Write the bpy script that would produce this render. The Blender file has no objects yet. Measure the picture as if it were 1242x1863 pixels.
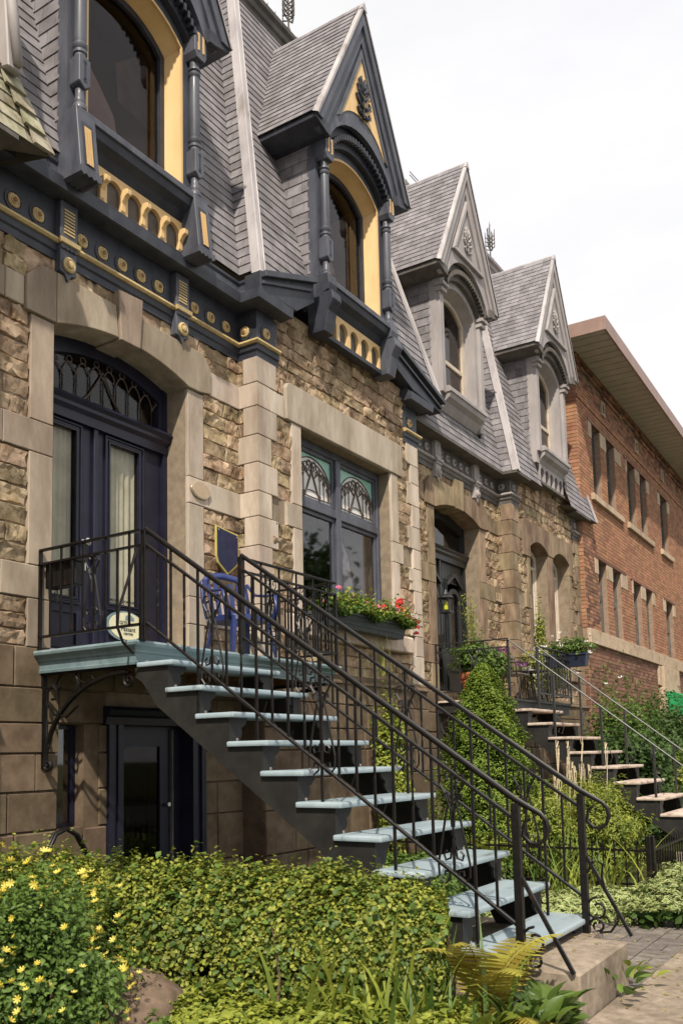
import bpy, bmesh, math, random
import numpy as np
from mathutils import Vector, Matrix
random.seed(7); rng = np.random.default_rng(7)
scene = bpy.context.scene
COL = scene.collection
# ---------------------------------------------------------------- camera
CAMP = Vector((0.0, -5.687, 1.39))
yaw, pit, rol = math.radians(57.15), math.radians(6.0), math.radians(-1.2)
fwd = Vector((math.sin(yaw)*math.cos(pit), math.cos(yaw)*math.cos(pit), math.sin(pit)))
rgt = Vector((math.cos(yaw), -math.sin(yaw), 0)); upv = rgt.cross(fwd)
r2 = math.cos(rol)*rgt + math.sin(rol)*upv
u2 = -math.sin(rol)*rgt + math.cos(rol)*upv
cd = bpy.data.cameras.new('camera'); cam = bpy.data.objects.new('camera', cd); COL.objects.link(cam)
mw = Matrix((r2, u2, -fwd)).transposed().to_4x4(); mw.translation = CAMP
cam.matrix_world = mw
cd.sensor_fit = 'VERTICAL'; cd.sensor_height = 36.0; cd.sensor_width = 24.0
cd.lens = 1655.0/1863.0*36.0
cd.shift_x = (621.0-600.0)/1863.0; cd.shift_y = (1200.0-931.5)/1863.0
cd.clip_start = 0.05; cd.clip_end = 2000
cd.dof.use_dof = True; cd.dof.focus_distance = 8.5; cd.dof.aperture_fstop = 4.5
scene.camera = cam
def pix(p):
    q = Vector(p)-CAMP; d = q.dot(fwd)
    if d < .2: return (-999, -999, d)
    return (600+1655*q.dot(r2)/d, 1200-1655*q.dot(u2)/d, d)
def seen(p, m=40):
    x, y, d = pix(p); return d > .2 and -m < x < 1242+m and -m < y < 1863+m
# ---------------------------------------------------------------- light
SUN_EL, SUN_DIR = None, Vector((1.8, 1.0, -2.4)).normalized()
w = bpy.data.worlds.new('World'); scene.world = w; w.use_nodes = True
nt = w.node_tree; nt.nodes.clear()
L = nt.links.new
out = nt.nodes.new('ShaderNodeOutputWorld'); bg = nt.nodes.new('ShaderNodeBackground')
sky = nt.nodes.new('ShaderNodeTexSky'); sky.sky_type = 'NISHITA'; sky.sun_disc = False
sky.sun_elevation = math.asin(-SUN_DIR.z)
sky.sun_rotation = math.atan2(-SUN_DIR.x, -SUN_DIR.y)
bg.inputs['Strength'].default_value = 0.1
tc = nt.nodes.new('ShaderNodeTexCoord'); mp = nt.nodes.new('ShaderNodeMapping'); mp.inputs['Scale'].default_value = (1.2, 1.2, 3.0)
no = nt.nodes.new('ShaderNodeTexNoise'); no.inputs['Scale'].default_value = 2.2; no.inputs['Detail'].default_value = 7; no.inputs['Roughness'].default_value = .6
cr = nt.nodes.new('ShaderNodeValToRGB')
cr.color_ramp.elements[0].position = .30; cr.color_ramp.elements[0].color = (.90, .90, .90, 1)
cr.color_ramp.elements[1].position = .55; cr.color_ramp.elements[1].color = (.985, .985, .985, 1)
cl = nt.nodes.new('ShaderNodeValToRGB')
cl.color_ramp.elements[0].position = .35; cl.color_ramp.elements[0].color = (7.65, 7.6, 7.85, 1)
cl.color_ramp.elements[1].position = .62; cl.color_ramp.elements[1].color = (8.0, 7.95, 7.95, 1)
no2 = nt.nodes.new('ShaderNodeTexNoise'); no2.inputs['Scale'].default_value = 3.1; no2.inputs['Detail'].default_value = 5
mx = nt.nodes.new('ShaderNodeMix'); mx.data_type = 'RGBA'
L(tc.outputs['Generated'], mp.inputs['Vector']); L(mp.outputs['Vector'], no.inputs['Vector']); L(mp.outputs['Vector'], no2.inputs['Vector'])
L(no.outputs['Fac'], cr.inputs['Fac']); L(no2.outputs['Fac'], cl.inputs['Fac'])
L(cr.outputs['Color'], mx.inputs['Factor']); L(sky.outputs['Color'], mx.inputs[6]); L(cl.outputs['Color'], mx.inputs[7])
L(mx.outputs[2], bg.inputs['Color']); L(bg.outputs['Background'], out.inputs['Surface'])
sd = bpy.data.lights.new('sun', 'SUN'); sd.energy = 4.3; sd.angle = math.radians(1.2); sd.color = (1.0, .91, .78)
so = bpy.data.objects.new('sun', sd); COL.objects.link(so); so.location = (-10, -12, 20)
so.rotation_euler = SUN_DIR.to_track_quat('-Z', 'Y').to_euler()
scene.view_settings.view_transform = 'Standard'; scene.view_settings.look = 'None'
scene.view_settings.exposure = 0.38; scene.view_settings.gamma = 1.0; scene.view_settings.use_curve_mapping = False
# ---------------------------------------------------------------- materials
def newmat(name):
    m = bpy.data.materials.new(name); m.use_nodes = True
    t = m.node_tree; b = t.nodes['Principled BSDF']; return m, t, b
def mat(name, c1, c2=None, scale=6.0, rough=.75, bump=.0, bscale=30.0, spec=.3, rnd=0.0, hue=0.0, stain=None, stscale=1.2, metal=0.0, coat=0.0, stretch=(1,1,1), ramp=(.35,.65), detail=5, stramp=(.52,.68)):
    """two-tone procedural surface with stains, fine relief and per-piece variation (all in world metres)"""
    m, t, b = newmat(name); N = t.nodes.new; K = t.links.new
    geo = N('ShaderNodeNewGeometry'); mpn = N('ShaderNodeMapping'); mpn.inputs['Scale'].default_value = stretch
    K(geo.outputs['Position'], mpn.inputs['Vector'])
    oi = N('ShaderNodeObjectInfo')
    ad = N('ShaderNodeMath'); ad.operation = 'ADD'; K(oi.outputs['Random'], ad.inputs[0]); K(geo.outputs['Random Per Island'], ad.inputs[1])
    fr = N('ShaderNodeMath'); fr.operation = 'FRACT'; K(ad.outputs[0], fr.inputs[0])
    n1 = N('ShaderNodeTexNoise'); n1.inputs['Scale'].default_value = scale; n1.inputs['Detail'].default_value = detail; n1.inputs['Roughness'].default_value = .62
    K(mpn.outputs['Vector'], n1.inputs['Vector'])
    rp = N('ShaderNodeValToRGB'); rp.color_ramp.elements[0].position = ramp[0]; rp.color_ramp.elements[1].position = ramp[1]
    rp.color_ramp.elements[0].color = (*c1, 1); rp.color_ramp.elements[1].color = (*(c2 or c1), 1)
    K(n1.outputs['Fac'], rp.inputs['Fac']); col = rp.outputs['Color']
    if stain:
        n2 = N('ShaderNodeTexNoise'); n2.inputs['Scale'].default_value = stscale; n2.inputs['Detail'].default_value = 7; n2.inputs['Roughness'].default_value = .7
        K(mpn.outputs['Vector'], n2.inputs['Vector'])
        r2_ = N('ShaderNodeValToRGB'); r2_.color_ramp.elements[0].position = stramp[0]; r2_.color_ramp.elements[1].position = stramp[1]
        K(n2.outputs['Fac'], r2_.inputs['Fac'])
        mm = N('ShaderNodeMix'); mm.data_type = 'RGBA'; K(r2_.outputs['Color'], mm.inputs['Factor']); K(col, mm.inputs[6]); mm.inputs[7].default_value = (*stain, 1); col = mm.outputs[2]
    if rnd or hue:
        hs = N('ShaderNodeHueSaturation'); hs.inputs['Fac'].default_value = 1
        mr = N('ShaderNodeMapRange'); mr.inputs['To Min'].default_value = 1-rnd; mr.inputs['To Max'].default_value = 1+rnd
        K(fr.outputs[0], mr.inputs['Value']); K(mr.outputs['Result'], hs.inputs['Value'])
        f2 = N('ShaderNodeMath'); f2.operation = 'MULTIPLY'; f2.inputs[1].default_value = 7.31; K(fr.outputs[0], f2.inputs[0])
        f3 = N('ShaderNodeMath'); f3.operation = 'FRACT'; K(f2.outputs[0], f3.inputs[0])
        mh = N('ShaderNodeMapRange'); mh.inputs['To Min'].default_value = .5-hue; mh.inputs['To Max'].default_value = .5+hue
        K(f3.outputs[0], mh.inputs['Value']); K(mh.outputs['Result'], hs.inputs['Hue'])
        K(col, hs.inputs['Color']); col = hs.outputs['Color']
    K(col, b.inputs['Base Color'])
    b.inputs['Roughness'].default_value = rough; b.inputs['Specular IOR Level'].default_value = spec; b.inputs['Metallic'].default_value = metal
    if coat: b.inputs['Coat Weight'].default_value = coat; b.inputs['Coat Roughness'].default_value = .15
    if bump:
        n3 = N('ShaderNodeTexNoise'); n3.inputs['Scale'].default_value = bscale; n3.inputs['Detail'].default_value = 6; n3.inputs['Roughness'].default_value = .65
        K(mpn.outputs['Vector'], n3.inputs['Vector'])
        bp = N('ShaderNodeBump'); bp.inputs['Strength'].default_value = min(1, bump*20) if bump < .05 else 1; bp.inputs['Distance'].default_value = bump
        K(n3.outputs['Fac'], bp.inputs['Height']); K(bp.outputs['Normal'], b.inputs['Normal'])
    return m
def leafmat(name, c1, c2, trans=.35, rough=.5, edge=None, rnd=.35):
    m, t, b = newmat(name); N = t.nodes.new; K = t.links.new
    geo = N('ShaderNodeNewGeometry'); oi = N('ShaderNodeObjectInfo')
    ad = N('ShaderNodeMath'); ad.operation = 'ADD'; K(oi.outputs['Random'], ad.inputs[0]); K(geo.outputs['Random Per Island'], ad.inputs[1])
    fr = N('ShaderNodeMath'); fr.operation = 'FRACT'; K(ad.outputs[0], fr.inputs[0])
    n1 = N('ShaderNodeTexNoise'); n1.inputs['Scale'].default_value = 3.0; K(geo.outputs['Position'], n1.inputs['Vector'])
    mxx = N('ShaderNodeMath'); mxx.operation = 'MULTIPLY_ADD'; mxx.inputs[1].default_value = .55; K(fr.outputs[0], mxx.inputs[0])
    m2 = N('ShaderNodeMath'); m2.operation = 'MULTIPLY'; m2.inputs[1].default_value = .5; K(n1.outputs['Fac'], m2.inputs[0]); K(m2.outputs[0], mxx.inputs[2])
    rp = N('ShaderNodeValToRGB'); rp.color_ramp.elements[0].position = .15; rp.color_ramp.elements[1].position = .85
    rp.color_ramp.elements[0].color = (*c1, 1); rp.color_ramp.elements[1].color = (*c2, 1)
    K(mxx.outputs[0], rp.inputs['Fac']); col = rp.outputs['Color']
    if edge:
        at = N('ShaderNodeAttribute'); at.attribute_name = 'edge'
        mm = N('ShaderNodeMix'); mm.data_type = 'RGBA'
        r3 = N('ShaderNodeValToRGB'); r3.color_ramp.elements[0].position = .62; r3.color_ramp.elements[1].position = .78
        K(at.outputs['Fac'], r3.inputs['Fac']); K(r3.outputs['Color'], mm.inputs['Factor']); K(col, mm.inputs[6]); mm.inputs[7].default_value = (*edge, 1); col = mm.outputs[2]
    K(col, b.inputs['Base Color']); b.inputs['Roughness'].default_value = rough; b.inputs['Specular IOR Level'].default_value = .35
    tr = N('ShaderNodeBsdfTranslucent'); K(col, tr.inputs['Color'])
    ms = N('ShaderNodeMixShader'); ms.inputs['Fac'].default_value = trans
    o = t.nodes['Material Output']; K(b.outputs['BSDF'], ms.inputs[1]); K(tr.outputs['BSDF'], ms.inputs[2]); K(ms.outputs['Shader'], o.inputs['Surface'])
    return m
def glassmat(name, tint=(.9,.92,.92), base=.06, wob=0.0):
    m, t, b = newmat(name); N = t.nodes.new; K = t.links.new
    t.nodes.remove(b); tr = N('ShaderNodeBsdfTransparent'); tr.inputs['Color'].default_value = (*tint, 1)
    gl = N('ShaderNodeBsdfGlossy'); gl.inputs['Roughness'].default_value = .03
    lw = N('ShaderNodeLayerWeight'); lw.inputs['Blend'].default_value = .5
    pw = N('ShaderNodeMath'); pw.operation = 'POWER'; pw.inputs[1].default_value = 5.0; K(lw.outputs['Facing'], pw.inputs[0])
    ad = N('ShaderNodeMath'); ad.operation = 'MULTIPLY_ADD'; ad.inputs[1].default_value = 1-base; ad.inputs[2].default_value = base; K(pw.outputs[0], ad.inputs[0])
    if wob:
        geo = N('ShaderNodeNewGeometry'); n = N('ShaderNodeTexNoise'); n.inputs['Scale'].default_value = 2.0; K(geo.outputs['Position'], n.inputs['Vector'])
        bp = N('ShaderNodeBump'); bp.inputs['Distance'].default_value = wob; K(n.outputs['Fac'], bp.inputs['Height']); K(bp.outputs['Normal'], gl.inputs['Normal'])
    ms = N('ShaderNodeMixShader'); K(ad.outputs[0], ms.inputs['Fac']); K(tr.outputs[0], ms.inputs[1]); K(gl.outputs[0], ms.inputs[2])
    K(ms.outputs[0], t.nodes['Material Output'].inputs['Surface']); return m
M = dict(
 mortar=mat('mortar', (.20,.155,.11), (.29,.23,.165), 9, .95, .004, 60),
 rock=mat('rough_limestone', (.235,.160,.090), (.50,.385,.265), 7, .92, .010, 40, .15, rnd=.30, hue=.014, stain=(.12,.085,.052), stscale=6, stramp=(.50,.66), detail=8),
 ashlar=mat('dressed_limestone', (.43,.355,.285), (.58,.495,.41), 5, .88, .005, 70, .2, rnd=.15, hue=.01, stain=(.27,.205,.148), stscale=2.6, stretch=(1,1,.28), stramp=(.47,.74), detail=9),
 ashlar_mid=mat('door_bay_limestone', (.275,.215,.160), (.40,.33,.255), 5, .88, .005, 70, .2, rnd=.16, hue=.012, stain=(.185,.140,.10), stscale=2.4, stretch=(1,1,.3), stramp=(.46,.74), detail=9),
 ashlar_dark=mat('weathered_limestone', (.17,.12,.077), (.33,.25,.165), 6, .88, .005, 70, .2, rnd=.18, hue=.015, stain=(.10,.07,.045), stscale=2.0, stretch=(1,1,.4), stramp=(.48,.78), detail=8),
 base=mat('basement_limestone', (.115,.082,.052), (.195,.145,.097), 6, .9, .006, 45, .2, rnd=.14, hue=.012, stain=(.07,.05,.032), stscale=1.7, stramp=(.5,.75), detail=8),  # albedo lowered so the colour carries the shade over the basement
 slate=mat('slate', (.165,.152,.160), (.25,.232,.243), 6, .62, .002, 70, .4, rnd=.20, hue=.012, stain=(.135,.122,.118), stscale=2.5),
 slate_green=mat('mossy_slate', (.22,.195,.135), (.36,.33,.25), 9, .8, .004, 70, .25, rnd=.2, hue=.02, stain=(.13,.115,.06), stscale=4),
 slate_back=mat('slate_underlay', (.035,.03,.032), None, 5, .9),
 blue=mat('blue_grey_paint', (.052,.055,.072), (.095,.101,.124), 7, .5, .0015, 60, .35, stain=(.14,.145,.155), stscale=5, stretch=(1,1,.3), stramp=(.58,.8), coat=.1),
 blue_dark=mat('dark_slate_paint', (.022,.024,.034), (.042,.046,.060), 6, .5, .001, 60, .4),
 mauve=mat('grey_mauve_paint', (.30,.272,.270), (.395,.362,.352), 5, .6, .0015, 60, .3, stain=(.27,.235,.225), stscale=3, stretch=(1,1,.3), stramp=(.55,.8)),
 mauve_dark=mat('dark_grey_paint', (.085,.076,.068), (.145,.13,.115), 6, .65, .001, 50, .3),
 yellow=mat('ochre_yellow_paint', (.70,.47,.215), (.78,.54,.27), 5, .55, .0008, 60, .35, stain=(.60,.39,.17), stscale=3, stretch=(1,1,.4), stramp=(.6,.85)),
 gold=mat('old_gold_paint', (.45,.33,.15), (.56,.43,.22), 20, .5, .001, 60, .4, stain=(.22,.14,.05), stscale=9, stramp=(.55,.75)),
 blue_mid=mat('mid_slate_paint', (.034,.037,.050), (.060,.066,.083), 6, .5, .001, 60, .4),
 navy=mat('navy_door_paint', (.0085,.0085,.020), (.014,.014,.031), 6, .42, .0005, 60, .35, coat=.08),
 black=mat('black_door_paint', (.010,.011,.012), (.018,.02,.02), 6, .4, .0, 60, .5),
 flash=mat('zinc_flashing', (.33,.305,.31), (.45,.42,.42), 4, .5, .001, 40, .4, stain=(.25,.22,.21), stscale=3, stretch=(1,1,.3)),
 iron=mat('black_iron_paint', (.004,.0035,.0035), (.010,.008,.007), 25, .42, .0012, 160, .3, stain=(.05,.017,.008), stscale=6, stramp=(.62,.76)),
 iron2=mat('grey_iron_paint', (.014,.014,.013), (.028,.026,.024), 25, .45, .001, 120, .5, stain=(.10,.05,.03), stscale=7, stramp=(.62,.76)),
 tread=mat('pale_blue_paint', (.29,.37,.41), (.38,.46,.50), 5, .35, .0012, 50, .5, stain=(.13,.155,.16), stscale=7, stramp=(.55,.72), stretch=(.35,1.2,1), coat=.1),
 landing=mat('teal_blue_paint', (.125,.185,.20), (.20,.265,.28), 8, .5, .0012, 60, .4, stain=(.07,.10,.11), stscale=9, stramp=(.60,.74), stretch=(.3,1,1)),
 tantread=mat('worn_pink_tread', (.42,.33,.27), (.60,.50,.42), 14, .7, .002, 60, .3, stain=(.22,.15,.11), stscale=9, stretch=(.3,1,1)),
 strg=mat('charcoal_stringer_paint', (.011,.0105,.010), (.024,.023,.021), 5, .55, .001, 40, .4, stain=(.04,.036,.030), stscale=6, stramp=(.62,.85)),
 joist=mat('bare_wood', (.19,.095,.04), (.30,.16,.075), 5, .7, .001, 40, .3, stretch=(.3,6,6)),
 concrete=mat('concrete', (.22,.175,.13), (.34,.28,.215), 18, .92, .005, 110, .2, stain=(.14,.11,.08), stscale=2.6, stramp=(.45,.68), detail=9),
 paver=mat('grey_paver', (.13,.11,.095), (.20,.175,.155), 14, .9, .003, 90, .2, rnd=.2, hue=.01),
 soil=mat('soil', (.028,.020,.012), (.06,.042,.025), 12, .97, .02, 25, .1),
 lawn=mat('bed_ground', (.03,.035,.012), (.06,.065,.022), 5, .97, .02, 25, .1),
 asphalt=mat('asphalt', (.045,.045,.045), (.06,.06,.058), 20, .9, .004, 120),
 brick=mat('red_brick', (.31,.150,.083), (.40,.215,.128), 12, .9, .004, 60, .2, rnd=.20, hue=.010, stain=(.22,.125,.085), stscale=1.1, stramp=(.5,.85)),
 brick_dark=mat('dark_brown_brick', (.17,.088,.060), (.25,.135,.092), 12, .9, .004, 60, .2, rnd=.35, hue=.012),
 bmortar=mat('brick_mortar', (.24,.165,.12), (.32,.23,.17), 12, .95, .002, 60),
 beltstone=mat('tan_sandstone', (.40,.30,.21), (.50,.39,.28), 7, .9, .004, 60, .2, rnd=.1, stain=(.28,.20,.13), stscale=2),
 soffit=mat('ribbed_soffit', (.44,.41,.35), (.52,.485,.42), 4, .7, .0),
 fascia=mat('brown_metal_fascia', (.27,.175,.145), (.33,.22,.19), 3, .5, .0),
 white=mat('white_paint', (.72,.70,.66), (.80,.78,.74), 5, .55, .0005, 60),
 cream=mat('cream_sash_paint', (.50,.42,.33), (.60,.52,.42), 8, .6, .001, 60),
 interior=mat('dark_interior', (.018,.014,.011), (.030,.024,.019), 2, .9),
 curtain=mat('sheer_curtain', (.36,.33,.24), (.52,.48,.37), 3, .9, .0),
 drape_and_reflection=mat('pale_grey_drape_and_reflection', (.34,.31,.33), (.42,.39,.41), 3, .9, .0),  # shared by the bay drape and the painted reflection in the dormers
 curtain_dark=mat('grey_drape', (.13,.115,.12), (.20,.18,.18), 3, .9, .0),
 brass=mat('brass', (.55,.45,.30), (.65,.55,.38), 8, .35, 0, 10, .5, metal=.9),
 steel=mat('polished_metal', (.6,.6,.6), None, 8, .25, 0, 10, .5, metal=1.0),
 signblue=mat('shield_navy', (.010,.012,.045), (.02,.022,.065), 14, .45),
 signyellow=mat('shield_yellow', (.42,.35,.10), (.50,.42,.13), 12, .5),
 creamsign=mat('cream_sign', (.62,.58,.38), (.68,.64,.44), 9, .5),
 ink=mat('dark_ink', (.02,.02,.03), None, 9, .6),
 plastic=mat('blue_plastic', (.014,.024,.10), (.024,.038,.145), 6, .38, 0, 30, .5),
 terracotta=mat('terracotta', (.42,.125,.055), (.52,.18,.085), 7, .75, .002, 60, .3),
 planter=mat('dark_green_planter', (.018,.027,.027), (.03,.04,.04), 9, .45, .0, 60, .5),
 planter_blue=mat('navy_planter', (.010,.016,.035), (.02,.028,.05), 9, .45, .0, 60, .5),
 stainw=mat('milk_glass', (.66,.64,.60), (.76,.74,.71), 10, .3, 0, 10, .5, rnd=.08),
 staing=mat('mint_glass', (.20,.42,.34), (.28,.52,.43), 10, .25, 0, 10, .5),
 lead=mat('lead_came', (.07,.05,.04), (.11,.08,.065), 10, .5),
 bark=mat('stem_bark', (.10,.07,.04), (.17,.12,.075), 20, .9, .003, 60),
 straw=mat('dry_stalk', (.50,.40,.26), (.66,.55,.38), 20, .8),
 boulder=mat('boulder', (.10,.070,.048), (.22,.155,.115), 7, .9, .012, 25, .2, stain=(.09,.07,.045), stscale=4, detail=9),
 green_awning=mat('green_canvas', (.01,.20,.06), (.015,.26,.085), 6, .6),
 lampglow=None,
)
g, t_, b_ = newmat('yellow_green_lamp_glass'); b_.inputs['Base Color'].default_value = (.50,.52,.03,1); b_.inputs['Roughness'].default_value = .3; M['lampglow'] = g
M['glass'] = glassmat('window_glass', (.8,.8,.8), .09); M['glassdim'] = glassmat('dark_window_glass', (.75,.70,.68), .018)
M['glassclear'] = glassmat('door_glass', (.95,.95,.93), .03)
M['leaf_hedge'] = leafmat('hedge_leaf', (.060,.092,.018), (.40,.42,.065))
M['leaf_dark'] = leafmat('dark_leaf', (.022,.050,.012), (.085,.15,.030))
M['leaf_mid'] = leafmat('mid_leaf', (.04,.085,.016), (.16,.25,.045))
M['leaf_yel'] = leafmat('yellow_green_leaf', (.11,.16,.022), (.40,.43,.07))
M['leaf_con'] = leafmat('conifer_leaf', (.07,.13,.016), (.27,.36,.05), .25)
M['leaf_tree'] = leafmat('tree_leaf', (.02,.045,.012), (.06,.11,.025))
M['leaf_hosta'] = leafmat('hosta_leaf', (.032,.070,.015), (.13,.19,.035), .25, .4)
M['leaf_vari'] = leafmat('variegated_leaf', (.10,.17,.03), (.20,.28,.06), .25, .45, edge=(.44,.46,.21))
M['fern'] = leafmat('rusting_fern', (.24,.17,.025), (.40,.38,.06), .3, .6)
M['fern_green'] = leafmat('green_fern', (.10,.16,.02), (.30,.34,.05), .3, .6)
M['fl_yellow'] = leafmat('yellow_petal', (.72,.56,.05), (.86,.74,.18), .3)
M['fl_red'] = leafmat('red_petal', (.60,.02,.02), (.72,.06,.05), .25)
M['fl_pink'] = leafmat('pink_petal', (.62,.12,.25), (.75,.28,.40), .25)
M['fl_white'] = leafmat('white_petal', (.75,.72,.68), (.85,.83,.8), .25)
M['fl_violet'] = leafmat('violet_petal', (.13,.03,.15), (.25,.09,.28), .25)
# ---------------------------------------------------------------- mesh helpers
WL = {}                                    # world location of every parent we make
def wl(o): return WL.get(o.name, Vector((0,0,0))) if o else Vector((0,0,0))
def place(o, loc, parent):
    loc = Vector(loc); o.location = loc - wl(parent); o.parent = parent; WL[o.name] = loc
    COL.objects.link(o); WL[o.name] = loc
def thing(name, label, cat, loc=(0,0,0), group=None):
    o = bpy.data.objects.new(name, None); o.empty_display_size = .1; place(o, loc, None)
    o['label'] = label; o['category'] = cat
    if group: o['group'] = group
    return o
def tag(o, label=None, cat=None, group=None, kind=None):
    for k, v in (('label', label), ('category', cat), ('group', group), ('kind', kind)):
        if v: o[k] = v
    return o
class MB:
    def __init__(s): s.v = []; s.f = []
    def add(s, vs, fs):
        n = len(s.v); s.v += [tuple(v) for v in vs]; s.f += [tuple(i+n for i in f) for f in fs]; return s
    def box(s, x0, x1, y0, y1, z0, z1):
        return s.add([(x0,y0,z0),(x1,y0,z0),(x1,y1,z0),(x0,y1,z0),(x0,y0,z1),(x1,y0,z1),(x1,y1,z1),(x0,y1,z1)],
                     [(0,3,2,1),(4,5,6,7),(0,1,5,4),(1,2,6,5),(2,3,7,6),(3,0,4,7)])
    def prism(s, poly, ax, a, b):
        """closed 2-D outline extruded along an axis: 'y' takes (x,z), 'x' takes (y,z), 'z' takes (x,y)"""
        area = sum(poly[i][0]*poly[(i+1)%len(poly)][1]-poly[(i+1)%len(poly)][0]*poly[i][1] for i in range(len(poly)))
        if area < 0: poly = poly[::-1]
        def m(p, t): return {'y': (p[0],t,p[1]), 'x': (t,p[0],p[1]), 'z': (p[0],p[1],t)}[ax]
        n = len(poly); vs = [m(p,a) for p in poly]+[m(p,b) for p in poly]
        fs = [tuple(range(n)), tuple(range(2*n-1, n-1, -1))]
        fs += [(i, i+n, (i+1)%n+n, (i+1)%n) for i in range(n)]
        if (ax == 'y') != (a < b): pass
        return s.add(vs, fs)
    def ring(s, outer, inner, ax, a, b):
        """band between two outlines with the same number of points (open), extruded"""
        def m(p, t): return {'y': (p[0],t,p[1]), 'x': (t,p[0],p[1]), 'z': (p[0],p[1],t)}[ax]
        n = len(outer); vs = [m(p,a) for p in outer]+[m(p,a) for p in inner]+[m(p,b) for p in outer]+[m(p,b) for p in inner]
        fs = []
        for i in range(n-1):
            fs += [(i,i+1,n+i+1,n+i),(2*n+i,3*n+i,3*n+i+1,2*n+i+1),(i,2*n+i,2*n+i+1,i+1),(n+i,n+i+1,3*n+i+1,3*n+i)]
        fs += [(0,n,3*n,2*n),(n-1,3*n-1,4*n-1,2*n-1)]
        return s.add(vs, fs)
    def loft(s, a, b, closed=False):
        n = len(a); m_ = n if closed else n-1
        return s.add(list(a)+list(b), [(i,(i+1)%n,n+(i+1)%n,n+i) for i in range(m_)])
    def tube(s, pts, r, n=6, flat=1.0, closed=False):
        pts = [Vector(p) for p in pts]; k = len(pts); base = len(s.v); ref = None
        for i, p in enumerate(pts):
            if closed: d = pts[(i+1)%k]-pts[i-1]
            else: d = pts[min(i+1,k-1)]-pts[max(i-1,0)]
            if d.length < 1e-9: d = Vector((0,0,1))
            d.normalize()
            if ref is None: ref = Vector((0,0,1)) if abs(d.z) < .9 else Vector((1,0,0))
            a = (ref - d*ref.dot(d))
            if a.length < 1e-4: a = d.orthogonal()
            a.normalize(); b = d.cross(a); ref = a
            rr = r[i] if isinstance(r, (list,tuple)) else r
            for j in range(n):
                t = 2*math.pi*(j+.5)/n
                s.v.append(tuple(p + a*rr*math.cos(t) + b*rr*flat*math.sin(t)))
        for i in range(k if closed else k-1):
            for j in range(n):
                i2 = (i+1)%k
                s.f.append((base+i*n+j, base+i*n+(j+1)%n, base+i2*n+(j+1)%n, base+i2*n+j))
        if not closed:
            s.f.append(tuple(base+j for j in range(n))[::-1]); s.f.append(tuple(base+(k-1)*n+j for j in range(n)))
        return s
    def bar(s, a, b, w, h):
        """straight rectangular bar from a to b, w wide sideways, h tall"""
        a = Vector(a); b = Vector(b); d = (b-a).normalized()
        up = Vector((0,0,1)) if abs(d.z) < .98 else Vector((0,1,0))
        sd_ = d.cross(up).normalized()*w/2; uu = sd_.cross(d).normalized()*h/2
        vs = [p+q*sd_+t*uu for p in (a,b) for q, t in ((-1,-1),(1,-1),(1,1),(-1,1))]
        return s.add(vs, [(0,1,2,3),(7,6,5,4),(0,4,5,1),(1,5,6,2),(2,6,7,3),(3,7,4,0)])
    def lathe(s, prof, c, n=12):
        base = len(s.v); k = len(prof)
        for r, z in prof:
            for j in range(n):
                t = 2*math.pi*j/n; s.v.append((c[0]+r*math.cos(t), c[1]+r*math.sin(t), c[2]+z))
        for i in range(k-1):
            for j in range(n): s.f.append((base+i*n+j, base+i*n+(j+1)%n, base+(i+1)*n+(j+1)%n, base+(i+1)*n+j))
        s.f.append(tuple(base+j for j in range(n))[::-1]); s.f.append(tuple(base+(k-1)*n+j for j in range(n)))
        return s
    def disc(s, prof, c, n=14):
        """turned piece whose axis is -Y (front of a rosette): prof = (radius, out)"""
        m = MB().lathe(prof, (0,0,0), n)
        return s.add([(c[0]+x, c[1]-z, c[2]+y) for x,y,z in m.v], [f for f in m.f])
    def sweep(s, path, prof, closed_prof=True):
        """profile (out, z) swept along a plan path (x, y) with mitred corners; out is to the right of travel"""
        P_ = [Vector((p[0],p[1])) for p in path]; n = len(P_); k = len(prof); base = len(s.v)
        for i in range(n):
            d0 = (P_[i]-P_[i-1]).normalized() if i > 0 else (P_[1]-P_[0]).normalized()
            d1 = (P_[i+1]-P_[i]).normalized() if i < n-1 else d0
            n0 = Vector((d0.y,-d0.x)); n1 = Vector((d1.y,-d1.x)); mm = (n0+n1); mm = mm/max(.2, mm.dot(n0))
            for o_, z in prof: q = P_[i]+mm*o_; s.v.append((q.x,q.y,z))
        for i in range(n-1):
            for j in range(k if closed_prof else k-1):
                j2 = (j+1)%k; s.f.append((base+i*k+j, base+i*k+j2, base+(i+1)*k+j2, base+(i+1)*k+j))
        s.f.append(tuple(base+j for j in range(k))[::-1]); s.f.append(tuple(base+(n-1)*k+j for j in range(k)))
        return s
    def merge(s, o, off=(0,0,0)):
        return s.add([(v[0]+off[0],v[1]+off[1],v[2]+off[2]) for v in o.v], o.f)
    def mesh(s, name, m, loc=(0,0,0), bevel=0, smooth=False, seg=1):
        me = bpy.data.meshes.new(name)
        me.from_pydata([(v[0]-loc[0],v[1]-loc[1],v[2]-loc[2]) for v in s.v], [], s.f)
        bm = bmesh.new(); bm.from_mesh(me)
        bmesh.ops.recalc_face_normals(bm, faces=bm.faces)
        if bevel: bmesh.ops.bevel(bm, geom=[e for e in bm.edges if len(e.link_faces) == 2 and e.calc_face_angle(0) > .6], offset=bevel, segments=seg, affect='EDGES', profile=.6, clamp_overlap=True)
        if smooth:
            for f in bm.faces: f.smooth = True
            if smooth != 'all':
                for e in bm.edges:
                    if len(e.link_faces) == 2 and e.calc_face_angle(0) > .7: e.smooth = False
        bm.to_mesh(me); bm.free(); me.materials.append(m); return me
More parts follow.
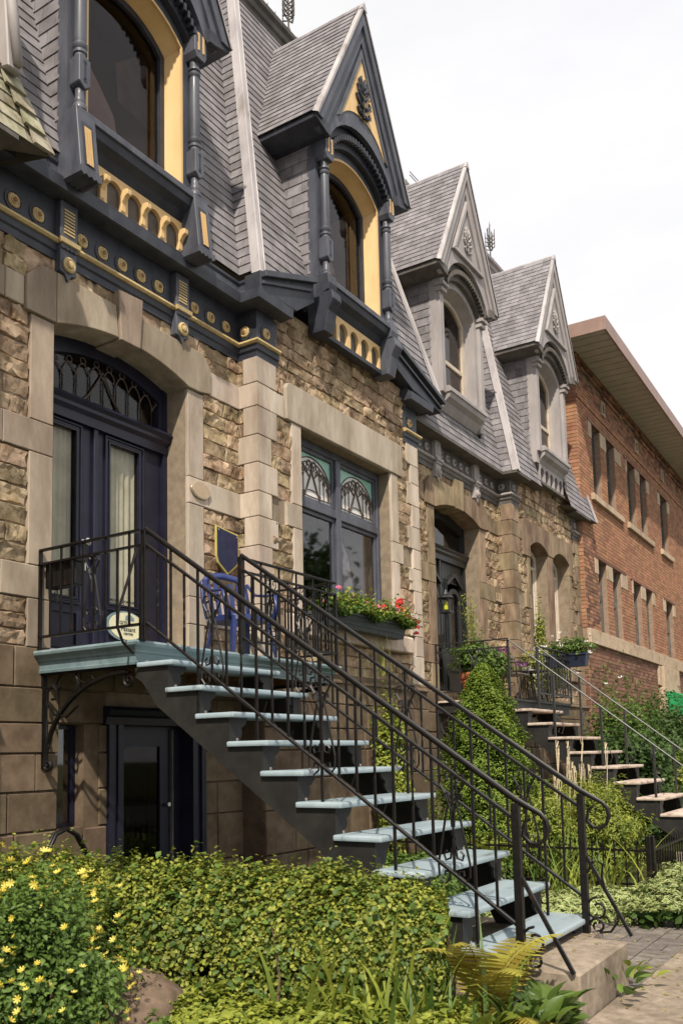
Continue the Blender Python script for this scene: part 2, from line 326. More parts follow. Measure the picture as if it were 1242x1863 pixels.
    def build(s, name, m, parent=None, bevel=0, smooth=False, seg=1, **kw):
        a = np.array(s.v); loc = Vector(((a[:,0].min()+a[:,0].max())/2, (a[:,1].min()+a[:,1].max())/2, a[:,2].min()))
        o = bpy.data.objects.new(name, s.mesh(name, m, loc, bevel, smooth, seg)); place(o, loc, parent); tag(o, **kw); return o
def inst(name, me, Mx, parent, **kw):
    o = bpy.data.objects.new(name, me); o.parent = parent; o.matrix_basis = Matrix.Translation(-wl(parent)) @ Mx
    COL.objects.link(o); WL[o.name] = Mx.translation.copy(); tag(o, **kw); return o
def joined(name, meshes, mats, m, parent, **kw):
    """many small pieces as one real-geometry mesh (numpy)"""
    VV = []; FI = []; LT = []; off = 0
    cache = {}
    for me, Mx in zip(meshes, mats):
        if me.name not in cache:
            v = np.zeros(len(me.vertices)*3); me.vertices.foreach_get('co', v)
            li = np.zeros(len(me.loops), int); me.loops.foreach_get('vertex_index', li)
            lt = np.zeros(len(me.polygons), int); me.polygons.foreach_get('loop_total', lt); cache[me.name] = (v.reshape(-1,3), li, lt)
        v, li, lt = cache[me.name]; A = np.array(Mx)
        VV.append(v@A[:3,:3].T + A[:3,3]); FI.append(li+off); LT.append(lt); off += len(v)
    if not VV: return None
    V = np.concatenate(VV); I = np.concatenate(FI); T = np.concatenate(LT); base = wl(parent); V = V-np.array(base)
    me = bpy.data.meshes.new(name); me.vertices.add(len(V)); me.vertices.foreach_set('co', V.ravel())
    me.loops.add(len(I)); me.loops.foreach_set('vertex_index', I.astype(np.int32)); me.polygons.add(len(T))
    me.polygons.foreach_set('loop_start', np.concatenate([[0],np.cumsum(T)[:-1]]).astype(np.int32)); me.update(calc_edges=True); me.validate(); me.shade_flat()
    me.materials.append(m); o = bpy.data.objects.new(name, me); place(o, base, parent); tag(o, kind='stuff', **kw); return o
def rawmesh(name, V, Q, m, loc=(0,0,0), edge=None):
    """V (n,3), Q (m,k) faces all with k corners"""
    me = bpy.data.meshes.new(name); V = V-np.array(loc)
    me.vertices.add(len(V)); me.vertices.foreach_set('co', V.ravel()); k = Q.shape[1]
    me.loops.add(Q.size); me.loops.foreach_set('vertex_index', Q.ravel().astype(np.int32)); me.polygons.add(len(Q))
    me.polygons.foreach_set('loop_start', (np.arange(len(Q))*k).astype(np.int32)); me.update(calc_edges=True)
    if edge is not None:
        a = me.attributes.new('edge', 'FLOAT', 'POINT'); a.data.foreach_set('value', edge.astype(np.float32))
    me.materials.append(m); return me
def pieces(parent, name, plist, m, limit=300, stuffname=None):
    """plist: (mesh, matrix). The nearest ones in view become parts of their own, the rest one 'stuff' part."""
    ds = []
    for i, (me, Mx) in enumerate(plist):
        c = Mx.translation; ds.append(((0 if seen(c) else 1000)+(c-CAMP).length, i))
    ds.sort(); vis = [i for d, i in ds if d < 1000][:limit]; rest = [i for d, i in ds if i not in set(vis)]
    for i in vis: inst(name, plist[i][0], plist[i][1], parent)
    if rest: joined(stuffname or name+'s_beyond', [plist[i][0] for i in rest], [plist[i][1] for i in rest], m, parent)
def frame(o, u, v, n, su=1, sv=1, sn=1):
    u = Vector(u).normalized()*su; v = Vector(v).normalized()*sv; n = Vector(n).normalized()*sn
    A = Matrix((u, v, n)).transposed().to_4x4(); A.translation = Vector(o); return A
# unit pieces lie in u (x), v (y), n (z): x,y in -.5....5, z 0 back .. 1 front
def unit_box(name, m, ch=0.0, top=1.0):
    b = MB(); c = ch
    vs = [(-.5,-.5,0),(.5,-.5,0),(.5,.5,0),(-.5,.5,0)]
    if not c:
        vs += [(-.5,-.5,1),(.5,-.5,1),(.5,.5,top),(-.5,.5,top)]; b.add(vs, [(4,5,6,7),(0,1,5,4),(1,2,6,5),(2,3,7,6),(3,0,4,7)])
    return b.mesh(name, m)
def rock_unit(name, m, seed):
    r = random.Random(seed); nx, ny = 9, 5; vs = []; fs = []
    a1, a2, ph = r.uniform(-.25,.25), r.uniform(-.1,.45), r.uniform(0,6)
    for j in range(ny+1):
        for i in range(nx+1):
            x = (0,.03,.17,.31,.44,.57,.70,.84,.97,1)[i]-.5; y = (0,.08,.34,.64,.91,1)[j]-.5
            e = i in (0,nx) or j in (0,ny)
            z = r.uniform(.14,.30) if e else max(.42, .76+a1*x*1.3+a2*y*1.5+.10*math.sin(5*x+ph)+r.uniform(-.15,.16))
            jx = 0 if i in (0,nx) else r.uniform(-.04,.04); jy = 0 if j in (0,ny) else r.uniform(-.06,.06)
            if j in (1,): jy -= .04
            vs.append((x+jx, y+jy, z))
    n = len(vs)
    for j in range(ny):
        for i in range(nx):
            a = j*(nx+1)+i
            if r.random() < .5: fs += [(a,a+1,a+nx+2),(a,a+nx+2,a+nx+1)]
            else: fs += [(a,a+1,a+nx+1),(a+1,a+nx+2,a+nx+1)]
    vs += [(-.5,-.5,-.2),(.5,-.5,-.2),(.5,.5,-.2),(-.5,.5,-.2)]
    bt = [i for i in range(nx+1)]; tp = [ny*(nx+1)+i for i in range(nx+1)]; lf = [j*(nx+1) for j in range(ny+1)]; rt = [j*(nx+1)+nx for j in range(ny+1)]
    fs += [tuple([n, n+1]+bt[::-1]), tuple([n+2, n+3]+tp), tuple([n+3, n]+lf), tuple([n+1, n+2]+rt[::-1])]
    me = bpy.data.meshes.new(name); me.from_pydata(vs, [], fs); me.materials.append(m); me.update(); return me
SLATE = {}
def slate_unit(key):
    if key not in SLATE:
        me = bpy.data.meshes.new('slate_piece')
        # butt (lower) end thick, upper end thin so that courses overlap
        me.from_pydata([(-.5,-.5,.25),(.5,-.5,.25),(.5,.55,0),(-.5,.55,0),(-.5,-.5,1),(.5,-.5,1),(.5,.55,.05),(-.5,.55,.05)], [], [(4,5,6,7),(0,1,5,4),(1,2,6,5),(3,0,4,7)])
        me.materials.append(M[key]); SLATE[key] = me
    return SLATE[key]
def slate_cells(key, O, u, v, n, vmax, intervals, sw=.19, sh=.108, th=.011, seed=0, vmin=0):
    r = random.Random(seed); me = slate_unit(key); res = []; O = Vector(O); u = Vector(u).normalized(); v = Vector(v).normalized(); n = Vector(n).normalized()
    k = int((vmax-vmin)/sh+.5)
    for j in range(k):
        vc = vmin+(j+.5)*sh
        for a, b in intervals(vc):
            if b-a < .03: continue
            x = a-((j%2)*.5+.15*r.random())*sw
            while x < b:
                w_ = sw*r.uniform(.88,1.12); x2 = x+w_; xa, xb = max(a,x), min(b,x2)
                if xb-xa > .02:
                    c = O+u*((xa+xb)/2)+v*(vc+r.uniform(-.002,.002))
                    res.append((me, frame(c, u, v, n, xb-xa-.004, sh*1.04, th*r.uniform(.93,1.08))))
                x = x2
    return res
def chstone(x0, x1, z0, z1, yf, yb, c=.006):
    """dressed stone block facing -Y with a small arris"""
    b = MB(); g_ = .003; x0 += g_; x1 -= g_; z0 += g_; z1 -= g_
    vs = [(x0+c,yf,z0+c),(x1-c,yf,z0+c),(x1-c,yf,z1-c),(x0+c,yf,z1-c),(x0,yf+c,z0),(x1,yf+c,z0),(x1,yf+c,z1),(x0,yf+c,z1),(x0,yb,z0),(x1,yb,z0),(x1,yb,z1),(x0,yb,z1)]
    fs = [(0,1,2,3)]+[(i,(i+1)%4,(i+1)%4+4,i+4)[::-1] for i in range(4)]+[(i+4,(i+1)%4+4,(i+1)%4+8,i+8)[::-1] for i in range(4)]
    return b.add(vs, fs)
def arc(cx, hw, zs, rise, n=12, z_only=False):
    """points (x,z) of a segmental arch from left to right"""
    R = (hw*hw+rise*rise)/(2*rise); zc = zs+rise-R; a0 = math.asin(min(1, hw/R)); 
    return [(cx+R*math.sin(-a0+2*a0*i/n), zc+R*math.cos(-a0+2*a0*i/n)) for i in range(n+1)]
def scroll(c, r0, r1, turns, a0, plane='x', n=18, sx=1, sz=1):
    pts = []
    for i in range(n+1):
        t = i/n; a = a0+turns*2*math.pi*t; r = r0+(r1-r0)*t
        p, q = sx*r*math.cos(a), sz*r*math.sin(a)
        pts.append(Vector(c)+(Vector((0,p,q)) if plane == 'x' else Vector((p,0,q))))
    return pts
# ---------------------------------------------------------------- leaves
def leaves(name, P_, size, m, parent=None, loc=(0,0,0), up=.5, aspect=.6, nrm=None, fold=.25, hang=0.0, edge=False, spread=1.0, **kw):
    """P_ (n,3) positions; size scalar or array; nrm optional preferred normals"""
    n = len(P_); s = (size if np.ndim(size) else np.full(n, size))*rng.uniform(.65, 1.3, n)
    N = rng.normal(size=(n,3))*spread
    if nrm is not None: N = N*.55+nrm*1.1
    N[:,2] += up*1.6; N /= np.linalg.norm(N, axis=1)[:,None]
    D = rng.normal(size=(n,3)); D[:,2] -= hang; D -= N*np.sum(D*N,1)[:,None]; D /= np.linalg.norm(D, axis=1)[:,None]
    B = np.cross(N, D); s = s[:,None]; f = fold
    pts = [P_-D*s*.5, P_-D*s*.08+B*s*aspect*.5+N*s*f*.5, P_+D*s*.28+B*s*aspect*.36+N*s*f*.35, P_+D*s*.55-N*s*.08, P_+D*s*.28-B*s*aspect*.36+N*s*f*.35, P_-D*s*.08-B*s*aspect*.5+N*s*f*.5, P_+D*s*.1]
    V = np.stack(pts, 1).reshape(-1,3); b = (np.arange(n)*7)[:,None]
    T = np.concatenate([b+np.array(q) for q in ([0,1,6],[1,2,6],[2,3,6],[3,4,6],[4,5,6],[5,0,6])], 0)
    ed = np.tile(np.array([1,1,1,1,1,1,0.]), n) if edge else None
    o = bpy.data.objects.new(name, rawmesh(name, V, T, m, loc, ed)); place(o, loc, parent); tag(o, **kw); return o
def blob(n, c, r, shell=.55):
    """points in an uneven ellipsoid, denser near its skin"""
    d = rng.normal(size=(n,3)); d /= np.linalg.norm(d,axis=1)[:,None]
    t = rng.uniform(shell, 1, n)**.7
    lump = 1+.16*np.sin(d[:,0]*7+c[0]*3)+.14*np.sin(d[:,2]*9+c[1]*5)+.10*np.sin(d[:,1]*11)
    return np.array(c)+d*np.array(r)*(t*lump)[:,None], d
def unit_leaf(name, m, pts=7, w=.3, curl=.25, edge=False):
    """one broad leaf along +x, length 1, base at origin"""
    V = []; F = []; k = 6; ed = []
    for i in range(k+1):
        t = i/k; ww = w*math.sin(math.pi*min(1, t**.75))*(1 if t < 1 else 0)+.012*(1-t); z = curl*(math.sin(t*2.2)-.35*t*t*2)*.6
        V += [(t,-ww,z+ww*.35),(t,-ww*.5,z+ww*.1),(t,0,z),(t,ww*.5,z+ww*.1),(t,ww,z+ww*.35)]; ed += [1,.35,0,.35,1]
    for i in range(k):
        for j in range(4): a = i*5+j; F.append((a,a+5,a+6,a+1))
    me = bpy.data.meshes.new(name); me.from_pydata(V, [], F)
    if edge:
        at = me.attributes.new('edge','FLOAT','POINT'); at.data.foreach_set('value', np.array(ed, np.float32))
    me.materials.append(m); me.update()
    for p in me.polygons: p.use_smooth = True
    return me
def text(name, s_, size, m, parent, Mx, depth=.002):
    c = bpy.data.curves.new(name, 'FONT'); c.body = s_; c.size = size; c.align_x = 'CENTER'; c.align_y = 'CENTER'; c.extrude = depth
    t = bpy.data.objects.new(name, c); COL.objects.link(t); bpy.context.view_layer.update()
    me = bpy.data.meshes.new_from_object(t); COL.objects.unlink(t); bpy.data.objects.remove(t)
    me.materials.clear(); me.materials.append(m); return inst(name, me, Mx, parent)
FRONT = frame((0,0,0), (1,0,0), (0,0,1), (0,-1,0))
def front(x, y, z): A = FRONT.copy(); A.translation = Vector((x,y,z)); return A
# ---------------------------------------------------------------- ground
gb = MB().add([(-300,-300,-.03),(400,-300,-.03),(400,300,-.03),(-300,300,-.03)], [(0,1,2,3)])
tag(gb.build('ground', M['lawn']), kind='structure')
# ---------------------------------------------------------------- unit stones
ROCK = [rock_unit('rough_stone_piece', M['rock'], i) for i in range(12)]
BRK = unit_box('brick_piece', M['brick']); BRKD = unit_box('brick_piece', M['brick_dark'])
def rock_rows(x0, x1, z0, z1, y, lst, seed, rows=None, dep=(.028,.050), wmin=.17, wmax=.46):
    r = random.Random(seed); n = rows or max(1, round((z1-z0)/.148)); h = (z1-z0)/n
    for j in range(n):
        x = x0; zc = z0+(j+.5)*h
        while x < x1-.01:
            w_ = r.uniform(wmin, wmax)
            if x1-(x+w_) < wmin*.7: w_ = x1-x
            lst.append((r.choice(ROCK), frame((x+w_/2, y+.012, zc), (1,0,0), (0,0,1 if r.random() < .5 else 1), (0,-1,0), w_-.010, h-.010, r.uniform(*dep)*1.15))); x += w_
K = .26
def wallbox(b, x0, x1, y0, y1, z0, z1, holes):
    """solid wall with rectangular openings"""
    xs = sorted({x0, x1, *[h[0] for h in holes], *[h[1] for h in holes]}); 
    for a, c in zip(xs[:-1], xs[1:]):
        zz = z0
        for h in sorted([h for h in holes if h[0] <= a+1e-6 and h[1] >= c-1e-6], key=lambda h: h[2]):
            if h[2] > zz: b.box(a, c, y0, y1, zz, h[2])
            zz = h[3]
        if zz < z1: b.box(a, c, y0, y1, zz, z1)
def outline(cx, hw, z0, zs, rise, n=12):
    return [(cx-hw, z0)]+arc(cx, hw, zs, rise, n)+[(cx+hw, z0)]
def spray(b, x, z, y, s=1.0, r=.013):
    """carved leaf spray: stem, curling leaves and berries"""
    b.tube([(x,y,z-.20*s),(x+.004,y,z),(x,y,z+.24*s)], [r*1.1,r,r*.5], 6)
    for sg in (-1,1):
        for k_, (zz, l, up_) in enumerate(((-.15,.13,.02),(-.06,.15,.06),(.03,.12,.09),(.11,.085,.09),(.17,.045,.07))):
            p = [(x,y,z+zz*s)]
            for t in (.35,.7,1.0): p.append((x+sg*l*s*t, y-.004, z+(zz+up_*t*1.5-.03*math.sin(t*3))*s))
            p.append((x+sg*(l*.80)*s, y-.006, z+(zz+up_*1.5+.03)*s))
            b.tube(p, [r*1.1,r*1.5,r*1.5,r*1.1,r*.7], 6)
            b.add([(x+sg*l*s-.014,y-.02,z+(zz+up_*.6)*s),(x+sg*l*s+.014,y-.02,z+(zz+up_*.6)*s),(x+sg*l*s,y-.02,z+(zz+up_*.6+.035)*s),(x+sg*l*s,y,z+(zz+up_*.6)*s)],[(0,1,2),(0,1,3),(1,2,3),(2,0,3)])
def dormer(H, cx, yf, st, y0, seed, pedestal, nslate, lab):
    blue, dark, acc = st['trim'], st['dark'], st['accent']
    A = st['kind'] == 'A'; yv = yf-.22
    FY = lambda z: y0+K*(z-6.35)
    D = MB()
    for s in (-1,1):
        D.prism([(yf+.04,6.35),(yf+.04,8.44),(FY(8.44)+.15,8.44),(FY(6.35)+.15,6.35)], 'x', cx+s*.78, cx+s*.745)
    D.box(cx-.745,cx+.745,FY(8.44)+.05,FY(8.44)+.15,8.38,8.44)
    D = D.build('dormer', M['slate_back'], H, label=lab)
    rb = MB()
    for s in (-1,1):
        rb.prism([(cx+s*1.07,8.44),(cx,10.46),(cx,10.40),(cx+s*1.03,8.42)], 'y', yv+.03, FY(10.4)+.2)
    rb.build('roof_deck', M['slate_back'], D)
    # slates on roof sides and cheeks
    sl = []; key = st['slate']
    Ls = math.hypot(1.07, 2.04)
    for s in (-1,1):
        sv = Vector((-s*1.07,0,2.04)).normalized(); nn = Vector((s*2.04,0,1.07)).normalized(); uu = Vector((0,-1,0)) if s < 0 else Vector((0,1,0))
        O = Vector((cx+s*1.085, 0, 8.43))+nn*.008
        if s < 0: f = lambda v_: [(-FY(8.43+v_*.885)-.1, -(yv+.035))]
        else: f = lambda v_: [(yv+.035, FY(8.43+v_*.885)+.1)]
        sl += slate_cells(key, O, uu, sv, nn, Ls-.02, f, .185, .104, .010, seed+s)
        cu = Vector((0,-1,0)) if s < 0 else Vector((0,1,0))
        if s < 0: f2 = lambda v_: [(-(FY(6.4+v_)+.06), -(yf+.10))]
        else: f2 = lambda v_: [((yf+.10), (FY(6.4+v_)+.06))]
        sl += slate_cells(key, Vector((cx+s*.782,0,6.4)), cu, (0,0,1), (s,0,0), 1.98, f2, .19, .125, .010, seed+5+s)
    pieces(D, 'slate', sl, M[key], nslate, 'slates_beyond')
    # eaves, soffit, ridge and verge flashing
    for s in (-1,1):
        e = MB(); e.prism([(cx+s*1.075,8.37),(cx+s*1.075,8.435),(cx+s*.78,8.435),(cx+s*.78,8.30),(cx+s*.86,8.31)], 'y', yv+.02, FY(8.4)+.05); e.build('eave_board', M[dark], D)
    rf = MB(); rf.prism([(cx-.06,10.39),(cx,10.50),(cx+.06,10.39)], 'y', yv-.02, FY(10.4)+.05)
    for s in (-1,1):
        rf.add([(cx+s*1.09,yv-.015,8.40),(cx,yv-.015,10.48),(cx,yv+.045,10.50),(cx+s*1.11,yv+.045,8.42),(cx+s*1.06,yv-.015,8.40),(cx,yv-.015,10.42)], [(0,1,2,3),(0,4,5,1)])
    rf.build('verge_flashing', M['flash'], D)
    # gable board with arched lower edge
    ar = arc(cx, .74, 8.33, .46, 14)
    gb_ = MB().prism([(cx-1.04,8.40),(cx,10.42),(cx+1.04,8.40),(cx+.92,8.31),(cx+.78,8.31)]+ar[::-1]+[(cx-.78,8.31),(cx-.92,8.31)], 'y', yv+.06, yv+.12)
    gb_.build('gable_board', M[blue], D)
    bb = MB()
    for s in (-1,1):
        for (o1, o2, ya, yb) in ((0,.10,yv,yv+.06),(.11,.20,yv+.03,yv+.065)):
            def off(o_): dx_ = 1.06-o_*1.13; return [(cx+s*dx_, 8.40), (cx, 8.40+dx_*2.04/1.07)]
            a_, b__ = off(o1), off(o2)
            bb.prism([a_[0], a_[1], b__[1], b__[0]], 'y', ya, yb)
    bb.build('bargeboard', M[blue if A else 'mauve'], D, bevel=.006)
    for s in ((-1,) if not A else ()):
        pass
    if A:
        ta = arc(cx, .52, 8.73, .27, 12)
        MB().prism([(cx,9.78)]+ta[::-1], 'y', yv+.05, yv+.075).build('gable_panel', M[acc], D)
        fr_ = MB().ring([(cx-.58,8.70),(cx,9.90),(cx+.58,8.70)], [(cx-.52,8.735),(cx,9.78),(cx+.52,8.735)], 'y', yv+.035, yv+.07); fr_.build('panel_moulding', M[blue], D)
        sp = MB(); spray(sp, cx, 9.20, yv+.035, 1.05, .016); sp.build('carved_spray', M[dark], D)
    else:
        MB().prism([(cx,9.72),(cx-.45,8.90),(cx+.45,8.90)], 'y', yv+.045, yv+.075).build('gable_panel', M[acc], D)
        MB().ring([(cx-.55,8.84),(cx,9.86),(cx+.55,8.84),(cx-.55,8.84)], [(cx-.45,8.90),(cx,9.72),(cx+.45,8.90),(cx-.45,8.90)], 'y', yv+.01, yv+.07).build('panel_moulding', M[blue], D, bevel=.008)
        sp = MB(); spray(sp, cx, 9.16, yv+.03, .85, .015); sp.build('carved_spray', M[blue], D)
    # arch ring with dentils
    rg = MB().ring(arc(cx,.80,8.30,.50,14), arc(cx,.67,8.20,.33,14), 'y', yf-.07, yf+.03)
    for i, (x, z) in enumerate(arc(cx,.70,8.24,.42,26)):
        if 0 < i < 26: rg.box(x-.014, x+.014, yf-.15, yf-.07, z-.05, z+.02)
    rg.ring(arc(cx,.79,8.36,.50,14), arc(cx,.76,8.32,.49,14), 'y', yv+.10, yf-.0)
    rg.build('dentil_arch', M[dark], D)
    # flat boards and opening
    of_ = outline(cx,.60 if A else .55,6.66,8.19,.24); oo = [(cx-.78,6.55)]+[(max(cx-.78,min(cx+.78,p[0]*1.0+(p[0]-cx)*.28)), p[1]+.10) for p in of_[1:-1]]+[(cx+.78,6.55)]
    MB().ring(oo, of_, 'y', yf, yf+.05).build('window_casing', M[blue], D)
    ob = outline(cx,.545,6.70,8.14,.22)
    MB().loft([(x,yf+.002,z) for x,z in of_], [(x,yf+.20,z) for x,z in ob]).build('window_reveal', M[acc], D)
    if A: MB().ring(of_, outline(cx,.575,6.66,8.18,.225), 'y', yf-.008, yf+.004).build('reveal_edge', M[acc], D)
    oi_ = outline(cx,.49 if A else .47,6.76,8.10,.20)
    wf = MB().ring(ob, oi_, 'y', yf+.18, yf+.24); wm = M['blue_dark'] if A else M['cream']
    if not A: wf.box(cx-.49, cx+.49, yf+.19, yf+.23, 7.30, 7.36)
    wn = wf.build('window', wm, D)
    MB().prism(oi_, 'y', yf+.215, yf+.219).build('pane', M['glassdim'], D)
    it = MB(); it.box(cx-.62,cx+.62,yf+1.0,yf+1.05,6.5,8.5); it.box(cx-.70,cx-.62,yf+.35,yf+1.05,6.5,8.5); it.box(cx+.62,cx+.70,yf+.35,yf+1.05,6.5,8.5); it.box(cx-.7,cx+.7,yf+.35,yf+1.05,8.3,8.4); it.box(cx-.7,cx+.7,yf+.35,yf+1.05,6.5,6.55)
    it.build('room', M['interior'], D)
    cu = MB()
    if A:
        cu.add([(cx-.53,yf+.255,6.7),(cx+.10,yf+.27,6.7),(cx-.02,yf+.27,7.22),(cx-.20,yf+.27,7.42),(cx-.53,yf+.255,7.70)], [(0,1,2,3,4)])
        cu.build('curtain', M['drape_and_reflection'], D)  # pale sheet stands in for a reflection on the glass, not cloth
        MB().add([(cx+.24,yf+.40,6.7),(cx+.56,yf+.38,6.7),(cx+.56,yf+.38,8.3),(cx+.12,yf+.40,7.9)], [(0,1,2,3)]).build('curtain', M['joist' if False else 'mauve_dark'], D)
    else:
        cu.add([(cx-.40,yf+.36,6.75),(cx+.40,yf+.36,6.75),(cx+.40,yf+.36,8.1),(cx-.40,yf+.36,8.1)], [(0,1,2,3)]); cu.build('curtain', M['curtain_dark'], D)
    # sill
    b = MB(); b.prism([(yf-.13,6.62),(yf-.13,6.68),(yf-.10,6.71),(yf+.34,6.745),(yf+.34,6.60)], 'x', cx-.66, cx+.66)
    b.build('sill', M[blue if A else 'mauve'], D, bevel=.005)
    b = MB(); b.prism([(yf-.11,6.62),(yf-.09,6.55),(yf-.02,6.50),(yf+.03,6.42),(yf+.06,6.38),(yf+.2,6.38),(yf+.2,6.62)], 'x', cx-.64, cx+.64); b.build('sill_cove', M[dark if A else blue], D)
    # arcade below the sill
    zb, zt = (6.12, 6.42); ya = yf+.05; nb = 5 if pedestal == 'short' else 5; wd = 1.22/nb
    noarc = (not A) and pedestal == 'tall'
    b = MB()
    for i in range(nb):
        xa, xb = cx-.61+i*wd, cx-.61+(i+1)*wd; e_ = .035
        b.prism([(xa,zb),(xa+e_,zb)]+arc((xa+xb)/2, wd/2-e_, zt-.15, .10, 8)+[(xb-e_,zb),(xb,zb),(xb,zt),(xa,zt)], 'y', ya-.03, ya+.01)
    if not noarc: b.build('arcade', M[acc], D)
    if not noarc: MB().box(cx-.62,cx+.62,ya+.012,ya+.06,zb-.02,zt).build('arcade_backing', M['mauve_dark'], D)
    if not noarc: MB().box(cx-.66,cx+.66,ya-.04,ya+.06,zb-.05,zb-.004).build('arcade_ledge', M[dark], D)
    if A and pedestal == 'tall':
        for i in range(nb):
            x = cx-.61+(i+1)*wd-.035 if i < nb else 0
            c_ = MB(); c_.prism([(ya-.03,zb),(ya-.045,zb+.02),(ya-.05,zb+.09),(ya-.08,zb+.13),(ya-.115,zb+.15),(ya-.12,zb+.19),(ya-.09,zb+.205),(ya-.03,zb+.20)], 'x', x-.02, x+.03)
            c_.build('scroll_bracket', M[acc], D, bevel=.004)
    # columns
    for s in (-1,1):
        x = cx+s*.71; y = yf-.06
        if A:
            prof = [(.060,6.70),(.060,6.74),(.045,6.76),(.05,6.79),(.04,6.81),(.04,6.88)]
            c_ = MB().lathe([(r_, z_) for r_, z_ in prof], (x,y,0), 12)
            c_.lathe([(.050,7.16),(.050,7.19),(.060,7.20),(.060,7.225),(.046,7.235),(.062,7.26),(.062,7.285),(.048,7.30),(.053,7.34),(.050,7.9),(.046,7.92),(.060,7.94),(.060,7.96),(.046,7.975),(.060,7.99),(.060,8.01),(.045,8.03),(.05,8.10)], (x,y,0), 12)
            co = c_.build('column', M[blue], D, smooth=True)
            q = MB(); q.prism([(x-.062,6.92),(x,6.87),(x+.062,6.92),(x+.062,7.15),(x-.062,7.15)], 'y', y-.062, y+.06)
            q.box(x-.05,x+.05,y-.05,y+.05,6.9,7.17); q.build('square_block', M[blue], co, bevel=.006)
            q = MB(); q.box(x-.008,x+.008,y-.066,y-.058,6.95,7.10); q.disc([(.018,0),(.018,.006)], (x,y-.06,7.11), 8); q.disc([(.018,0),(.018,.006)], (x,y-.06,6.95), 8); q.build('slot', M['blue_dark'], co)
            q = MB(); q.prism([(x-.055,8.08),(x+.055,8.08),(x+.085,8.14),(x+.085,8.36),(x-.085,8.36),(x-.085,8.14)], 'y', y-.085, y+.07); cp = q.build('capital', M[blue], D, bevel=.006)
            q = MB()
            for dx_ in (-.045,.0225):
                for k_ in range(9): q.box(x+dx_, x+dx_+.022, y-.093, y-.084, 8.16+k_*.02, 8.175+k_*.02)
            q.build('gold_ribs', M[acc], cp)
            q = MB()
            if pedestal == 'tall':
                q.prism([(y-.075,6.68),(y-.075,6.64),(y-.13,6.15),(y-.13,6.12),(y+.25,6.12),(y+.06,6.68)], 'x', x-.10, x+.10)
                pd = q.build('pedestal', M[blue], D, bevel=.006)
                q = MB(); yy = lambda z: y-.075-(6.64-z)*.112
                q.add([(x-.055,yy(6.55)-.004,6.55),(x+.055,yy(6.55)-.004,6.55),(x+.055,yy(6.16)-.004,6.16),(x-.055,yy(6.16)-.004,6.16)], [(0,1,2,3)]); q.build('recess', M[dark], pd)
                q = MB()
                for k_ in range(22):
                    z = 6.17+k_*.0155
                    for dx_ in (-.034,-.010,.014): q.box(x+dx_, x+dx_+.018, yy(z)-.012, yy(z)-.003, z, z+.011)
                q.build('gold_ribs', M[acc], pd)
                q = MB(); q.prism([(x-.11,6.12),(x+.11,6.12),(x+.11,6.07),(x+.07,6.05),(x+.05,6.07),(x+.025,6.05),(x,6.07),(x-.03,6.05),(x-.055,6.07),(x-.08,6.05),(x-.11,6.07)], 'y', y-.15, y+.1)
                q.build('scalloped_foot', M[blue], pd)
            else:
                q.prism([(y-.07,6.72),(y-.09,6.60),(y-.07,6.52),(y+.1,6.45),(y+.1,6.72)], 'x', x-.085, x+.085)
                q.prism([(y-.12,6.50),(y-.14,6.40),(y-.07,6.28),(y-.02,6.05),(y+.2,6.05),(y+.2,6.50)], 'x', x-.09, x+.09)
                pd = q.build('pedestal', M[blue if s > 0 else dark], D, bevel=.008)
        else:
            q = MB(); q.box(x-.065,x+.065,yf-.05,yf+.02,6.60,8.12); q.build('pilaster', M[blue], D, bevel=.006)
            q = MB(); q.box(x-.085,x+.085,yf-.10,yf+.02,8.12,8.17); q.box(x-.10,x+.10,yf-.13,yf+.02,8.20,8.25); q.box(x-.075,x+.075,yf-.07,yf+.02,8.17,8.20); q.box(x-.09,x+.09,yf-.08,yf+.05,8.25,8.36)
            q.build('capital', M['mauve_dark' if s < -2 else blue], D)
    for s in (-1,1): MB().box(min(cx+s*.79,cx+s*.66),max(cx+s*.79,cx+s*.66),yf+.003,yf+.12,6.4,8.4).build('corner_board', M[blue], D)
    return D
